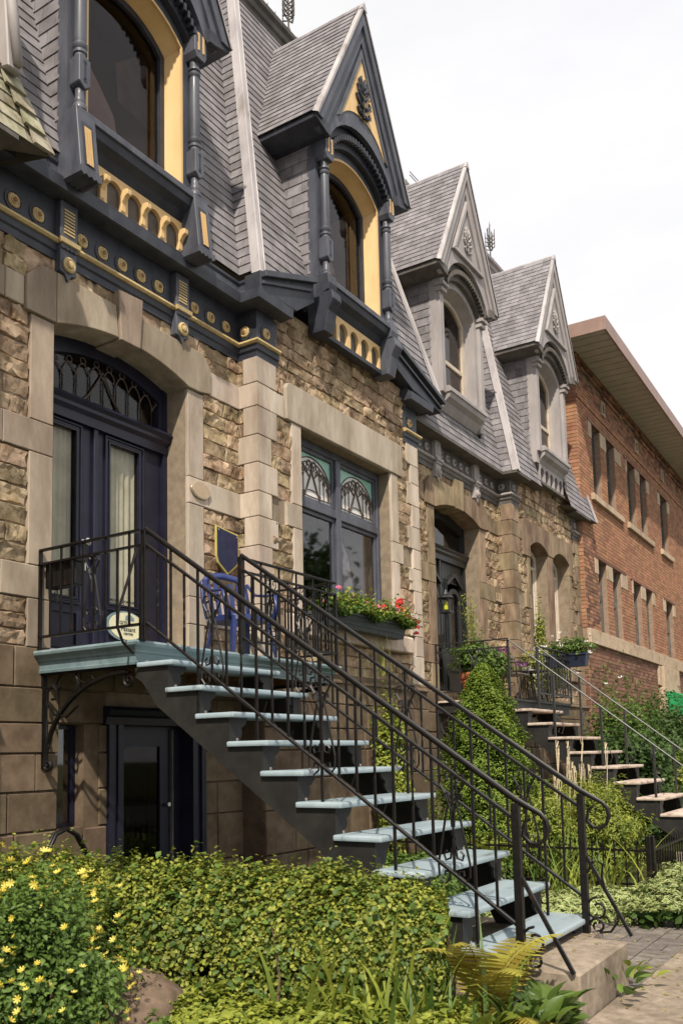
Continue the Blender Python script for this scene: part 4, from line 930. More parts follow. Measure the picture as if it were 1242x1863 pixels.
    cells += slate_cells(key,(0,by(BB)-.006,BB),(1,0,0),(0,K,1),(0,-1,K),(TOP-BB)*sl,ivb,.195,.118,.011,s0+1)
    cells += slate_cells(key,(vl(HB)-.006,0,HB),(0,-1,0),(.24,0,1),(-1,0,.24),(TOP-HB)*1.028,lambda v_:[(-fy(HB+v_/1.028),-by(HB+v_/1.028)-.03)],.17,.118,.011,s0+2)
    pieces(man,'slate',cells,M[key],160,'slates_beyond')
    # hips (folded flashing)
    def hip(f, zs, off, w_=.07):
        q = MB(); pts = [(f(z),by(z)-.015,z) for z in zs]
        for a,c in zip(pts[:-1],pts[1:]):
            a = Vector(a); c = Vector(c)
            q.add([a+Vector((-.035,w_,0)),a+Vector((-.03,-.012,0)),a+Vector((w_*1.3,-.012,0)),c+Vector((-.035,w_,0)),c+Vector((-.03,-.012,0)),c+Vector((w_*1.3,-.012,0))],[(0,1,4,3),(1,2,5,4)])
            q.tube([a+Vector((-.012,-.02,0)),c+Vector((-.012,-.02,0))],.018,6)
            q.tube([a+Vector((w_*1.3,-.016,0)),c+Vector((w_*1.3,-.016,0))],.009,5)
        q.build('hip_flashing', M[off], H)
    if st['kind'] != 'Z':
        hip(hl,[BB,7.5,8.7,9.8,TOP],'flash')
        q = MB(); pts = [(hr(z),by(z)-.012,z) for z in (BB,7.5,8.7,9.8,TOP)]
        for a,c in zip(pts[:-1],pts[1:]):
            a = Vector(a); c = Vector(c); q.add([a+Vector((-.11,-.012,0)),a+Vector((.03,-.014,0)),a+Vector((.03,.12,0)),c+Vector((-.11,-.012,0)),c+Vector((.03,-.014,0)),c+Vector((.03,.12,0))],[(0,1,4,3),(1,2,5,4)]); q.tube([a+Vector((-.04,-.02,0)),c+Vector((-.04,-.02,0))],.014,5); q.tube([a+Vector((.02,-.02,0)),c+Vector((.02,-.02,0))],.014,5)
        q.build('hip_flashing', M['flash'], H)
    else:
        cp = []
        for i in range(24):
            z = BB+.07+i*.14; a = Vector((hr(z),by(z),z)); cp.append((slate_unit(key), frame(a+Vector((-.07,-.02,0)),(1,0,0),(-.19,K,1),(0,-1,K),.20,.16,.03)))
        pieces(man,'hip_slate',cp[:9],M[key],24)
        MB().prism([(-.30,6.50),(-.45,6.46),(-.40,7.0),(-.25,7.9),(-.05,7.9)],'x',X(10.80),X(10.93)).build('party_flashing', M['mauve'], H, bevel=.01)
        MB().tube([(X(10.87),-.47,6.5),(X(10.84),-.42,7.0),(X(10.82),-.27,7.9)],.04,8).build('flashing_roll', M['mauve'], H, smooth='all')
    # crest
    pth = [(X(3.9),fy(TOP)),(vl(TOP),fy(TOP)),(vl(TOP),by(TOP)),(hr(TOP),by(TOP)),(hr(TOP),3)]
    q = MB().sweep(pth,[(-.05,TOP-.10),(.03,TOP-.10),(.04,TOP-.02),(.07,TOP),(.08,TOP+.07),(.12,TOP+.10),(.13,TOP+.15),(-.05,TOP+.15)])
    uc = q.build('upper_cornice', M['mauve_dark' if A else 'mauve'], H)
    q = MB()
    for i in range(22):
        x = X(6.0)+i*.17; yy = by(TOP) if x > vl(TOP) else fy(TOP)
        if x > hr(TOP): break
        q.tube([(x,yy,TOP+.14),(x,yy,TOP+.30)],.008,4); q.tube(scroll((x+.04,yy,TOP+.26),.05,.012,1.1,math.pi,'y',10),.007,4); q.tube(scroll((x-.04,yy,TOP+.26),.05,.012,1.1,math.pi,'y',10,sx=-1),.007,4)
        q.add([(x-.02,yy,TOP+.30),(x+.02,yy,TOP+.30),(x,yy-.01,TOP+.38),(x,yy+.01,TOP+.30)],[(0,1,2),(1,3,2),(3,0,2)])
    for s_ in (.16,.22): q.tube([(X(6.0),by(TOP),TOP+s_),(hr(TOP),by(TOP),TOP+s_)],.007,4)
    q.build('roof_cresting', M[ 'mauve_dark'], H)
    for fx in (9.30,):
        q = MB(); x,yy = X(fx),by(TOP)-.05; z = TOP+.1; q.tube([(x,yy,z),(x,yy,z+.75)],.014,6)
        for k_ in range(4):
            for sg in (-1,1): q.tube([(x,yy,z+.28+.08*k_),(x+sg*.09,yy,z+.32+.08*k_),(x+sg*.11,yy,z+.40+.09*k_),(x+sg*.075,yy,z+.45+.09*k_)],[.008,.014,.016,.006],5); q.tube([(x,yy,z+.28+.08*k_),(x,yy+sg*.09,z+.32+.08*k_),(x,yy+sg*.10,z+.42+.09*k_)],[.008,.013,.006],5)
        q.add([(x-.02,yy,z+.74),(x+.02,yy,z+.74),(x,yy-.02,z+.80),(x,yy,z+.90)],[(0,1,3),(1,2,3),(2,0,3)]); q.build('roof_finial', M['mauve_dark'], H)
    # ------ dormers
    dormer(H, X(cd_), -.20, st, y0, s0+60, 'tall', 66, st['dl'][0])
    dormer(H, X(cb_), -.42, st, yb0, s0+80, 'short', 66, st['dl'][1])
    return H
rock_flat = []
for sd_ in range(5):
    r = random.Random(90+sd_); nx, ny = 5, 3; vs = []; fs = []
    for j in range(ny+1):
        for i in range(nx+1):
            e = i in (0,nx) or j in (0,ny); vs.append(((0,.015,.33,.66,.985,1)[i]-.5, (0,.03,.97,1)[j]-.5, .62 if e else r.uniform(.88,1.0)))
    for j in range(ny):
        for i in range(nx): a = j*(nx+1)+i; fs.append((a,a+1,a+nx+2,a+nx+1))
    n = len(vs); vs += [(-.5,-.5,0),(.5,-.5,0),(.5,.5,0),(-.5,.5,0)]
    bt = list(range(nx+1)); tp = [ny*(nx+1)+i for i in range(nx+1)]; lf = [j*(nx+1) for j in range(ny+1)]; rt = [j*(nx+1)+nx for j in range(ny+1)]
    fs += [tuple([n,n+1]+bt[::-1]), tuple([n+2,n+3]+tp), tuple([n+3,n]+lf), tuple([n+1,n+2]+rt[::-1])]
    me = bpy.data.meshes.new('basement_block_piece'); me.from_pydata(vs,[],fs); me.materials.append(M['base']); me.update(); rock_flat.append(me)
STA = dict(kind='A', name='terraced_house', trim='blue', dark='blue_dark', accent='yellow', slate='slate', ashlar='ashlar', dl=('dormer over the front door with ochre window surround','dormer over the bay window with ochre gable panel'))
STB = dict(kind='B', name='terraced_house', trim='mauve', dark='mauve_dark', accent='mauve', slate='slate', ashlar='ashlar_dark', dl=('grey dormer over the dark front door','grey dormer over the paired arched windows'))
STZ = dict(STB, kind='Z', slate='slate_green', dl=('grey dormer over the door of the leftmost house','grey dormer at the top left corner'))
W_ = 6.85
HA = house(0, STA, 'rough stone terraced house with blue-grey trim, ochre yellow dormer surrounds and navy double door')
HB_ = house(W_, STB, 'rough stone terraced house with plain grey-mauve dormers, between the blue-trimmed house and the brick building')
HZ = house(-W_, STZ, 'terraced house at the left edge, only its mossy slate eave and grey dormer trim showing')
# ---------------------------------------------------------------- pavement and path
sw = MB().box(-12, 60, -6.6, -4.14, -.02, .004); tag(sw.build('sidewalk', M['concrete']), kind='structure')
for i in range(6): pass
tag(MB().box(-40, 80, -14, -6.75, -.028, -.016).build('road', M['asphalt']), kind='structure')
tag(MB().box(-12, 60, -6.75, -6.6, -.10, .006).build('kerb', M['concrete'], bevel=.01), kind='structure')
pb = MB().box(5.5, 9.3, -4.19, -3.0, -.03, -.012); path = tag(pb.build('paving_path', M['soil']), kind='structure')
pv = unit_box('paving_stone_piece', M['paver']); pl = []
for i in range(16):
    for j in range(11):
        x = 5.58+i*.225; y = -4.13+j*.113; 
        if (i//1+j//2)%2: pl.append((pv, frame((x,y,-.014+random.uniform(0,.004)),(1,0,0),(0,1,0),(0,0,1),.215,.103,.02)))
        else:
            if j%2 == 0:
                for q in (-.055,.055): pl.append((pv, frame((x+q,y+.056,-.014+random.uniform(0,.004)),(1,0,0),(0,1,0),(0,0,1),.103,.215,.02)))
pieces(path, 'paving_stone', pl, M['paver'], 160)
# ---------------------------------------------------------------- staircases
def lyre(b, X, Y, z, s=1.0, r=.0072):
    """wrought scroll panel in the plane of the railing, around one baluster"""
    for sg in (-1,1):
        P_ = lambda dy, dz: (X, Y+sg*dy*s, z+dz*s)
        b.tube([P_(.006,.0),P_(.012,.10),P_(.045,.19),P_(.075,.24),P_(.07,.285),P_(.035,.29),P_(.025,.26),P_(.045,.245)], r, 5)
        b.tube([P_(.095,-.20),P_(.075,-.10),P_(.045,.05),P_(.02,.15),P_(.028,.19),P_(.055,.18),P_(.055,.155)], r, 5)
        b.tube([P_(.095,-.20),P_(.092,-.27),P_(.06,-.31),P_(.025,-.285),P_(.028,-.245),P_(.055,-.24),P_(.058,-.265)], r, 5)
        b.tube([P_(.012,-.12),P_(.02,-.17),P_(.05,-.18),P_(.06,-.15),P_(.042,-.13)], r, 5)
def staircase(dx, dz, label, A=True):
    X0, X1 = 4.65+dx, 5.88+dx; ir = M['iron' if A else 'iron2']
    S = thing('outdoor_staircase', label, 'staircase', (X0, -1.1, 0))
    tr = M['tread' if A else 'tantread']; LT = 2.226+dz
    # landing
    q = MB().box(4.60+dx, 7.27+dx, -1.06, -.03, LT-.028, LT)
    ld = q.build('landing', M['landing' if A else 'tantread'], S, bevel=.004)
    q = MB(); pth = [(4.64+dx,-.03),(4.64+dx,-1.05),(7.24+dx,-1.05),(7.24+dx,-.2)]
    if A: q.sweep(pth, [(-.04,LT-.165),(.0,LT-.165),(.004,LT-.145),(-.004,LT-.14),(-.002,LT-.085),(.012,LT-.075),(.016,LT-.06),(.034,LT-.045),(.05,LT-.036),(.055,LT-.03),(.06,LT-.012),(.05,LT+.004),(-.04,LT+.004)])
    else: q.sweep(pth, [(-.05,LT-.17),(.0,LT-.17),(.0,LT-.03),(.03,LT-.028),(.03,LT+.003),(-.05,LT+.003)])
    q.build('landing_fascia', M['landing' if A else 'strg'], S)
    for k_ in range(9):
        MB().box(4.70+dx, 7.2+dx, -1.0+k_*.107, -.90+k_*.107, LT-.085, LT-.07).build('underside_plank', M['joist'], S)
    for k_ in range(4): MB().box(4.72+k_*.8+dx, 4.77+k_*.8+dx, -1.0, -.04, LT-.15, LT-.086).build('joist', M['joist'], S)
    # treads and stringers
    n = 10
    for i in range(n):
        zt = 2.071+dz-.1925*i; yb = -1.069-.2700*i
        MB().box(X0-.02, X1+.02, yb-.335, yb, zt-.036, zt).build('tread', tr, S, bevel=.012, seg=2)
        if A:
            for xx in (X0+.06, X1-.06):
                q = MB().tube(scroll((xx, yb-.03, zt+.012),.008,.008,1,0,'y',8),.0022,4); q.build('screw_eye', M['mauve'], S)
    for xs in (X0+.01, X1-.05):
        poly = []
        bz = lambda y_: 1.752+dz+.705*(y_+1.244)-.0
        for i in range(n):
            zt = 2.071+dz-.1925*i-.037; yb = -1.069-.27*i; yn = yb-.275
            poly += [(yb+.005 if i else -1.03, zt), (yn, zt)]
            poly += [(yn, zt-.1925)] if i < n-1 else [(yn, .25)]
        poly += [(-3.35,.25),(-3.3, max(.25,bz(-3.3)))] if bz(-3.3) < .3 else [(-3.2,.25)]
        poly += [(-3.1, bz(-3.1)), (-1.244, bz(-1.244)), (-1.10, 1.93+dz), (-1.03, 1.97+dz)]
        MB().prism(poly, 'x', xs, xs+.05).build('stringer', M['strg'], S)
    for i in range(n):
        zt = 2.071+dz-.1925*i-.038; yn = -1.069-.27*i-.27
        for sg, xs in ((1, X0+.06), (-1, X1-.05)):
            if i == 0 and False: continue
            zz = zt-.165 if i < n-1 else .25
            p = [(xs,zt),(xs+sg*.14,zt),(xs+sg*.13,zt-.03),(xs+sg*.10,zt-.055),(xs+sg*.075,zt-.065),(xs+sg*.085,zt-.09),(xs+sg*.075,max(zz,zt-.12)),(xs+sg*.04,max(zz,zt-.15)),(xs,zz)]
            MB().prism(p, 'y', yn-.004, yn+.016).build('step_bracket', M['strg'], S)
    # block at the foot
    if A:
        MB().prism([(4.72,-2.9),(4.70,-4.13),(5.63,-4.12),(5.63,-3.9),(6.02,-3.86),(6.02,-2.9)],'z',-.02,.25).build('concrete_step', M['concrete'], S, bevel=.012)
    else: MB().box(X0,X1+.2,-4.0,-3.1,-.02,.15).build('concrete_step', M['concrete'], S, bevel=.012)
    # wall brackets under landing
    for bx in (4.68+dx,7.18+dx):
        q = MB(); t0 = dz
        q.box(bx-.02,bx+.02,-.05,-.03,1.33+t0,2.06+t0); q.box(bx-.02,bx+.02,-1.0,-.03,2.045+t0,2.062+t0)
        ap = [(bx,-.93+.87*math.cos(t),1.35+t0+.67*math.sin(t)) for t in [math.pi/2*i/14 for i in range(15)]]
        q.tube(ap,.020,6); q.tube(scroll((bx,-.95,1.955+t0),.062,.015,1.3,math.pi/2,'x',14,sx=-1),.012,5); q.tube(scroll((bx,-.10,1.36+t0),.045,.01,1.2,0,'x',12,sz=-1),.016,5)
        q.tube([(bx,-.30,1.83+t0)]+[(bx,-.27-.15*math.sin(t),1.86+t0-.0+.13*(1-math.cos(t))-.02) for t in (.5,1,1.6,2.2,2.8)]+[(bx,-.20,2.02+t0),(bx,-.17,1.97+t0),(bx,-.20,1.93+t0),(bx,-.235,1.95+t0)],.012,5)
        q.tube([(bx,-.42,1.80+t0),(bx,-.30,1.72+t0),(bx,-.16,1.74+t0),(bx,-.08,1.82+t0),(bx,-.08,1.92+t0),(bx,-.14,1.96+t0),(bx,-.19,1.92+t0),(bx,-.18,1.86+t0),(bx,-.13,1.86+t0)],.012,5)
        q.tube([(bx,-.10,1.5+t0),(bx,-.075,1.60+t0),(bx,-.08,1.70+t0)],.010,5); q.tube([(bx,-.35,2.02+t0),(bx,-.50,1.96+t0),(bx,-.58,1.99+t0),(bx,-.56,2.03+t0)],.008,5)
        if bx < 7+dx or A: q.build('scroll_bracket', ir, S, smooth=True)
    # railings on the stair
    sl = .700
    if not A: sl = .80
    def zt_(y_, h0): return h0+dz+sl*(y_+1.12)
    for k_, xr in enumerate((4.665+dx, 5.765+dx)):
        ys, ye = -1.12, -3.835
        if A:
            q = MB(); q.tube([(xr,ys,zt_(ys,3.035)),(xr,ye,zt_(ye,3.035))]+[(xr,ye-.10+0*t-.075*math.sin(t)*1.0-.0,zt_(ye,3.035)-.075-.075+.085*math.cos(t)) for t in (.5,1.1,1.7,2.3,2.9,3.5,4.2)]+[(xr,ye-.045,zt_(ye,3.035)-.12),(xr,ye-.08,zt_(ye,3.035)-.10)], [.0185,.0185]+[.014]*3+[.011]*4+[.009]*2, 8, .75)
            q.build('handrail', ir, S, smooth=True)
            MB().bar((xr,ys,zt_(ys,2.925)),(xr,ye,zt_(ye,2.925)),.024,.020).build('middle_rail', ir, S, bevel=.003)
            MB().bar((xr,ys,zt_(ys,2.365)),(xr,ye,zt_(ye,2.365)),.024,.018).build('bottom_rail', ir, S, bevel=.003)
            MB().box(xr-.022,xr+.022,ys-.0-.022,ys+.022,LT,zt_(ys,3.02)).build('newel_post', ir, S, bevel=.003)
            MB().box(xr-.021,xr+.021,ye-.021,ye+.021,.25,zt_(ye,3.015)).build('newel_post', ir, S, bevel=.003)
            nb = 22; st_ = (ye-ys)/nb
            for i in range(1,nb):
                y_ = ys+st_*i; tall = i%2 == 0; z0 = zt_(y_,2.365); z1 = zt_(y_,3.03 if tall else 2.925); b = MB()
                if i%4 == 0:
                    ti = min(9,max(0,int((-1.07-y_)/.27))); z0 = 2.071+dz-.1925*ti; b.bar((xr,y_,z0),(xr,y_,z1),.015,.015)
                elif i%2 == 1:
                    m_ = (z0+z1)/2; b.bar((xr,y_,z0),(xr,y_,m_-.10),.013,.013); b.bar((xr,y_,m_+.10),(xr,y_,z1),.013,.013)
                    for e in range(6): 
                        zz = m_-.10+e*.0333; a = e*.52
                        b.add([(xr+.0085*math.cos(a+q_*math.pi/2),y_+.0085*math.sin(a+q_*math.pi/2),zz) for q_ in range(4)]+[(xr+.0085*math.cos(a+.52+q_*math.pi/2),y_+.0085*math.sin(a+.52+q_*math.pi/2),zz+.0333) for q_ in range(4)],[(0,1,5,4),(1,2,6,5),(2,3,7,6),(3,0,4,7)])
                else: b.bar((xr,y_,z0),(xr,y_,z1),.014,.014)
                b.build('baluster', ir, S)
            for yc in (-1.12+st_*5, -1.12+st_*12, -1.12+st_*19):
                q = MB(); lyre(q, xr, yc, zt_(yc,2.62)-.0, 1.0); q.build('scroll_panel', ir, S)
            # raking strut with scrolls in front of the foot post
            q = MB(); q.bar((xr,ye-.02,.72),(xr+.02,ye-.27,.25),.022,.02)
            q.tube(scroll((xr,ye-.075,.40),.075,.03,1.1,math.pi/2,'x',16,sx=-1),.008,5); q.tube(scroll((xr,ye-.07,.30),.05,.02,1.2,0,'x',14),.008,5)
            if k_: q.tube([(xr,ye-.02,.62),(xr,ye-.06,.70),(xr,ye-.12,.68),(xr,ye-.11,.60),(xr,ye-.13,.52),(xr,ye-.19,.42),(xr,ye-.20,.34),(xr,ye-.15,.27),(xr,ye-.08,.26)],.008,5)
            q.build('scroll_strut', ir, S)
        else:
            ys2 = -1.10; y_e = -3.9
            MB().tube([(xr,ys2,zt_(ys2,3.00)),(xr,y_e,zt_(y_e,3.00))],.011,6).build('handrail', ir, S)
            for y_ in (-1.10,-1.70,-2.30,-2.92,-3.6):
                ti = min(9,max(0,int((-1.07-y_)/.27))); z0 = 2.071+dz-.1925*ti
                MB().box(xr-.013,xr+.013,y_-.013,y_+.013,z0-.25,zt_(y_,2.99)).build('newel_post', ir, S)
                q = MB(); q.tube([(xr,y_-.01,z0+.28),(xr,y_-.08,z0+.22),(xr,y_-.12,z0+.12),(xr,y_-.09,z0+.04),(xr,y_-.04,z0+.07),(xr,y_-.06,z0+.11)],.006,5); q.tube(scroll((xr,y_-.05,z0+.33),.045,.012,1.2,-math.pi/2,'x',12),.006,5); q.build('scroll', ir, S)
    # landing railings
    def run(a, b, full=True, first=0):
        a = Vector(a); b = Vector(b); lift = Vector((0,0,.003*first)); a += lift; b += lift
        MB().bar(a+Vector((0,0,3.02+dz)), b+Vector((0,0,3.02+dz)), .034, .018).build('landing_handrail', ir, S, bevel=.003)
        MB().bar(a+Vector((0,0,2.91+dz)), b+Vector((0,0,2.91+dz)), .026, .016).build('landing_middle_rail', ir, S)
        MB().bar(a+Vector((0,0,2.34+dz)), b+Vector((0,0,2.34+dz)), .026, .018).build('landing_bottom_rail', ir, S)
        n_ = max(2, round((b-a).length/.125)); 
        for i in range(first, n_+1):
            p = a+(b-a)*i/n_; e = i in (0,n_); w_ = .014 if not e else .026
            if not full and not e and i%3: continue
            MB().bar(p+Vector((0,0,(2.226 if e else 2.34)+dz)), p+Vector((0,0,(3.02 if i%2 == 0 else 2.91)+dz)), w_, w_).build('baluster', ir, S)
        return n_
    xl = 4.63+dx; xr_ = 7.22+dx
    run((xl,-.04,0),(xl,-1.12,0), A); run((5.80+dx,-1.10,0),(xr_,-1.10,0)); run((xr_,-1.10,0),(xr_,-.28,0), True, 1)
    for p, pl_ in (((xl,-.62),'x'),):
        q = MB(); lyre(q, p[0], p[1], 2.63+dz, .95); q.build('scroll_panel', ir, S)
    q = MB(); lyre(q, xr_, -.7, 2.63+dz, .95); q.build('scroll_panel', ir, S)
    for xx in (6.2,6.7,7.0):
        q = MB(); lyre(q, 0, 0, 2.63+dz, .9); q.v = [(xx+dx+v[1], -1.10, v[2]) for v in q.v]; q.build('scroll_panel', ir, S)
    if A:
        q = MB(); q.tube([(xl,-1.08,2.91),(xl-.10,-1.09,2.65),(xl-.20,-1.10,2.42),(xl-.21,-1.10,2.30),(xl-.16,-1.10,2.20),(xl-.06,-1.10,2.13)],.010,6); q.build('side_brace', ir, S, smooth=True)
    return S
staircase(0, 0, 'outdoor staircase with pale blue wooden treads and black wrought iron railings in the foreground')
staircase(W_, -.12, 'outdoor staircase with worn pinkish tan treads and thin iron handrails, by the brick building', False)
# ---------------------------------------------------------------- brick building
def brick_building():
    x0, x1, yf, top = 17.55, 36.0, -.35, 9.42
    B = thing('brick_building', 'long red brick building with wide overhanging eaves beyond the stone houses', 'building', (x0,yf,0))
    wx = [(18.52,19.16),(19.63,20.33),(21.44,22.20),(22.66,23.36),(24.92,25.80),(28.3,29.1),(29.6,30.4)]
    holes = []
    for a,c in wx: holes += [(a,c,3.77,5.30),(a,c,6.64,8.19)]
    q = MB(); wallbox(q, x0, x1, yf, yf+.35, 0, top, holes); q.box(x0,x0+.3,yf+.35,10,0,top); q.build('wall', M['bmortar'], B)
    L_ = []; D_ = []; r = random.Random(5); h = .0755; z = 0.0; j = 0
    while z < top-.02:
        o = (j%2)*.112; x = x0-o+.0
        belt = 3.46 < z+h/2 < 3.78
        while x < 31:
            a,c = max(x,x0), min(x+.224, 31); x += .224
            if belt or c-a < .03: continue
            hit = [hh for hh in holes if hh[2]-.02 < z+h/2 < hh[3]+.02 and a < hh[1] and c > hh[0]]
            for hh in hit:
                if a < hh[0] < c: c = hh[0]
                elif a < hh[1] < c: a = hh[1]
                else: c = a
            if c-a < .03: continue
            out_ = .011
            if z > 9.02: out_ = .045 if (z > 9.24 or (int(x/.12)%2 == 0)) else .0
            elif z > 8.42 and z < 8.50: out_ = .03
            lst = D_ if (z < 3.46 or z > 8.62 and r.random() < .55 or (x < 18.6 and z < 5.6 and r.random() < .75)) else L_
            lst.append((BRKD if lst is D_ else BRK, frame(((a+c)/2, yf, z+h/2),(1,0,0),(0,0,1),(0,-1,0),c-a-.011,h-.011,out_)))
        # side face
        y = yf-o*.0
        while y < 6:
            a,c = y, y+.224; y += .224
            if not belt: L_.append((BRKD if z < 3.46 else BRK, frame((x0,(a+c)/2,z+h/2),(0,-1,0),(0,0,1),(-1,0,0),.213,h-.011,.011))) if z > 3.46 else D_.append((BRKD, frame((x0,(a+c)/2,z+h/2),(0,-1,0),(0,0,1),(-1,0,0),.213,h-.011,.011)))
        z += h; j += 1
    pieces(B,'brick',L_,M['brick'],230,'bricks_beyond'); pieces(B,'dark_brick',D_,M['brick_dark'],60,'dark_bricks_beyond')
    for (a,c) in ((x0,20.4),(20.4,23.6),(23.6,27.0),(27.0,31),(31,36)): MB().box(a,c-.01,yf-.07,yf+.01,3.47,3.76).build('belt_stone', M['beltstone'], B, bevel=.01)
    for (a,c) in ((18.28,20.75),(21.2,23.75),(24.68,26.1)):
        MB().box(a,c,yf-.08,yf+.02,6.50,6.64).build('window_sill', M['beltstone'], B, bevel=.008)
        MB().box(a,c,yf-.03,yf+.02,8.19,8.26).build('lintel', M['brick_dark'], B); MB().box(a,c,yf-.03,yf+.02,5.30,5.37).build('lintel', M['brick_dark'], B)
    for (a,c) in ((18.28,18.52),(19.16,19.63),(20.33,20.9),(21.30,21.44),(22.20,22.66),(23.36,23.66),(24.62,24.92),(25.80,26.1)):
        for z0,z1 in ((7.86,8.19),(4.97,5.30)): MB().box(a,c,yf-.022,yf+.02,z0,z1).build('impost_stone', M['beltstone'], B, bevel=.006)
    for k_,(a,c) in enumerate(wx):
        for (z0,z1) in ((3.77,5.30),(6.64,8.19)):
            q = MB(); q.box(a,a+.06,yf+.10,yf+.2,z0,z1); q.box(c-.06,c,yf+.10,yf+.2,z0,z1); q.box(a+.06,c-.06,yf+.10,yf+.2,z1-.07,z1); q.box(a+.06,c-.06,yf+.10,yf+.2,z0,z0+.06); q.box(a+.06,c-.06,yf+.12,yf+.17,(z0+z1)/2-.03,(z0+z1)/2+.03)
            w2 = q.build('window', M['mauve_dark'], B); MB().box(a+.05,c-.05,yf+.15,yf+.154,z0+.03,z1-.03).build('pane', M['glass'], w2); MB().box(a+.05,c-.05,yf+.33,yf+.34,z0,z1).build('blind', M['interior'], w2)
            if k_ in (3,4): MB().box(a+.07,a+.17,yf+.20,yf+.21,z0+.05,z1-.05).build('curtain', M['white'], w2)
    for x in (19.48,22.46,25.3,28.3):
        MB().ring([(x-.14,8.64),(x+.14,8.64),(x+.14,8.96),(x-.14,8.96),(x-.14,8.64)],[(x-.08,8.70),(x+.08,8.70),(x+.08,8.90),(x-.08,8.90),(x-.08,8.70)],'y',yf-.05,yf+.01).build('vent_surround', M['beltstone'], B, bevel=.006)
        MB().box(x-.08,x+.08,yf-.015,yf,8.70,8.90).build('vent', M['slate_back'], B)
    e = .82
    q = MB().box(x0-.74,x1,yf-e,8,9.54,9.59); q.build('roof', M['fascia'], B)
    q = MB().sweep([(x0-.60,8),(x0-.60,yf-e+.02),(x1,yf-e+.02)],[(0,9.45),(.03,9.45),(.035,9.70),(.05,9.715),(.05,9.745),(0,9.745)]); 
    MB().box(x0-.78,x0-.75,yf-e-.0,8,9.33,9.60).build('eave_fascia', M['fascia'], B); MB().box(x0-.78,x1,yf-e-.04,yf-e-.003,9.33,9.60).build('eave_fascia', M['fascia'], B)
    sp = unit_box('soffit_panel_piece', M['soffit']); c_ = []
    for i in range(60): c_.append((sp, frame((x0-.60+i*.30, yf-e/2, 9.415),(1,0,0),(0,-1,0),(0,0,-1),.272,e,.02)))
    for i in range(20): c_.append((sp, frame((x0-.38, yf+.16+i*.30, 9.415),(1,0,0),(0,-1,0),(0,0,-1),.72,.272,.02)))
    pieces(B,'soffit_panel',c_,M['soffit'],160,'soffit_panels_beyond')
    MB().box(x0-.74,x1,yf-e+.01,8,9.425,9.50).build('soffit_backing', M['slate_back'], B)
    # stone portal and canopy
    for (a,c,z0,z1,o_) in ((23.45,23.72,2.95,3.45,.06),(23.72,25.6,2.75,3.45,.12),(23.55,23.9,2.62,2.9,.10),(23.5,24.1,2.2,2.62,.14),(23.6,24.0,0,2.2,.08),(25.3,25.6,0,2.75,.10)):
        MB().box(a,c-.008,yf-o_,yf+.01,z0,z1).build('portal_stone', M['beltstone'], B, bevel=.012)
    q = MB(); n_ = 8; xs = (23.8,25.4); rows = []
    for i in range(n_+1):
        t = math.pi/2*i/n_; rows.append([(x, yf-.02-.62*math.sin(t), 2.36+.48*math.cos(t)) for x in (xs[0]+.12*(1-math.sin(t)),xs[1])])
    for i in range(n_): q.loft(rows[i],rows[i+1])
    q.add([rows[i][0] for i in range(n_+1)]+[(xs[0]+.05,yf,2.36)],[tuple(range(n_+2))])
    q.add([(xs[0],yf-.64,2.36),(xs[1],yf-.64,2.36),(xs[1],yf-.64,2.16),(xs[0],yf-.64,2.16),(xs[0],yf,2.36),(xs[0],yf,2.16)],[(0,1,2,3),(4,0,3,5)])
    aw = thing('entrance_awning', 'green domed canvas awning with white trim at the right edge', 'awning', (24.5,yf,2.2))
    q.build('canopy', M['green_awning'], aw); MB().box(xs[0]-.003,xs[1],yf-.65,yf-.645,2.145,2.17).build('white_trim', M['white'], aw)
    text('lettering','1',.16,M['white'],aw,front(24.05,yf-.645,2.27)); B.rotation_euler.z = math.radians(1.0); aw.location.y += .12; aw.rotation_euler.z = math.radians(1.0)
brick_building()
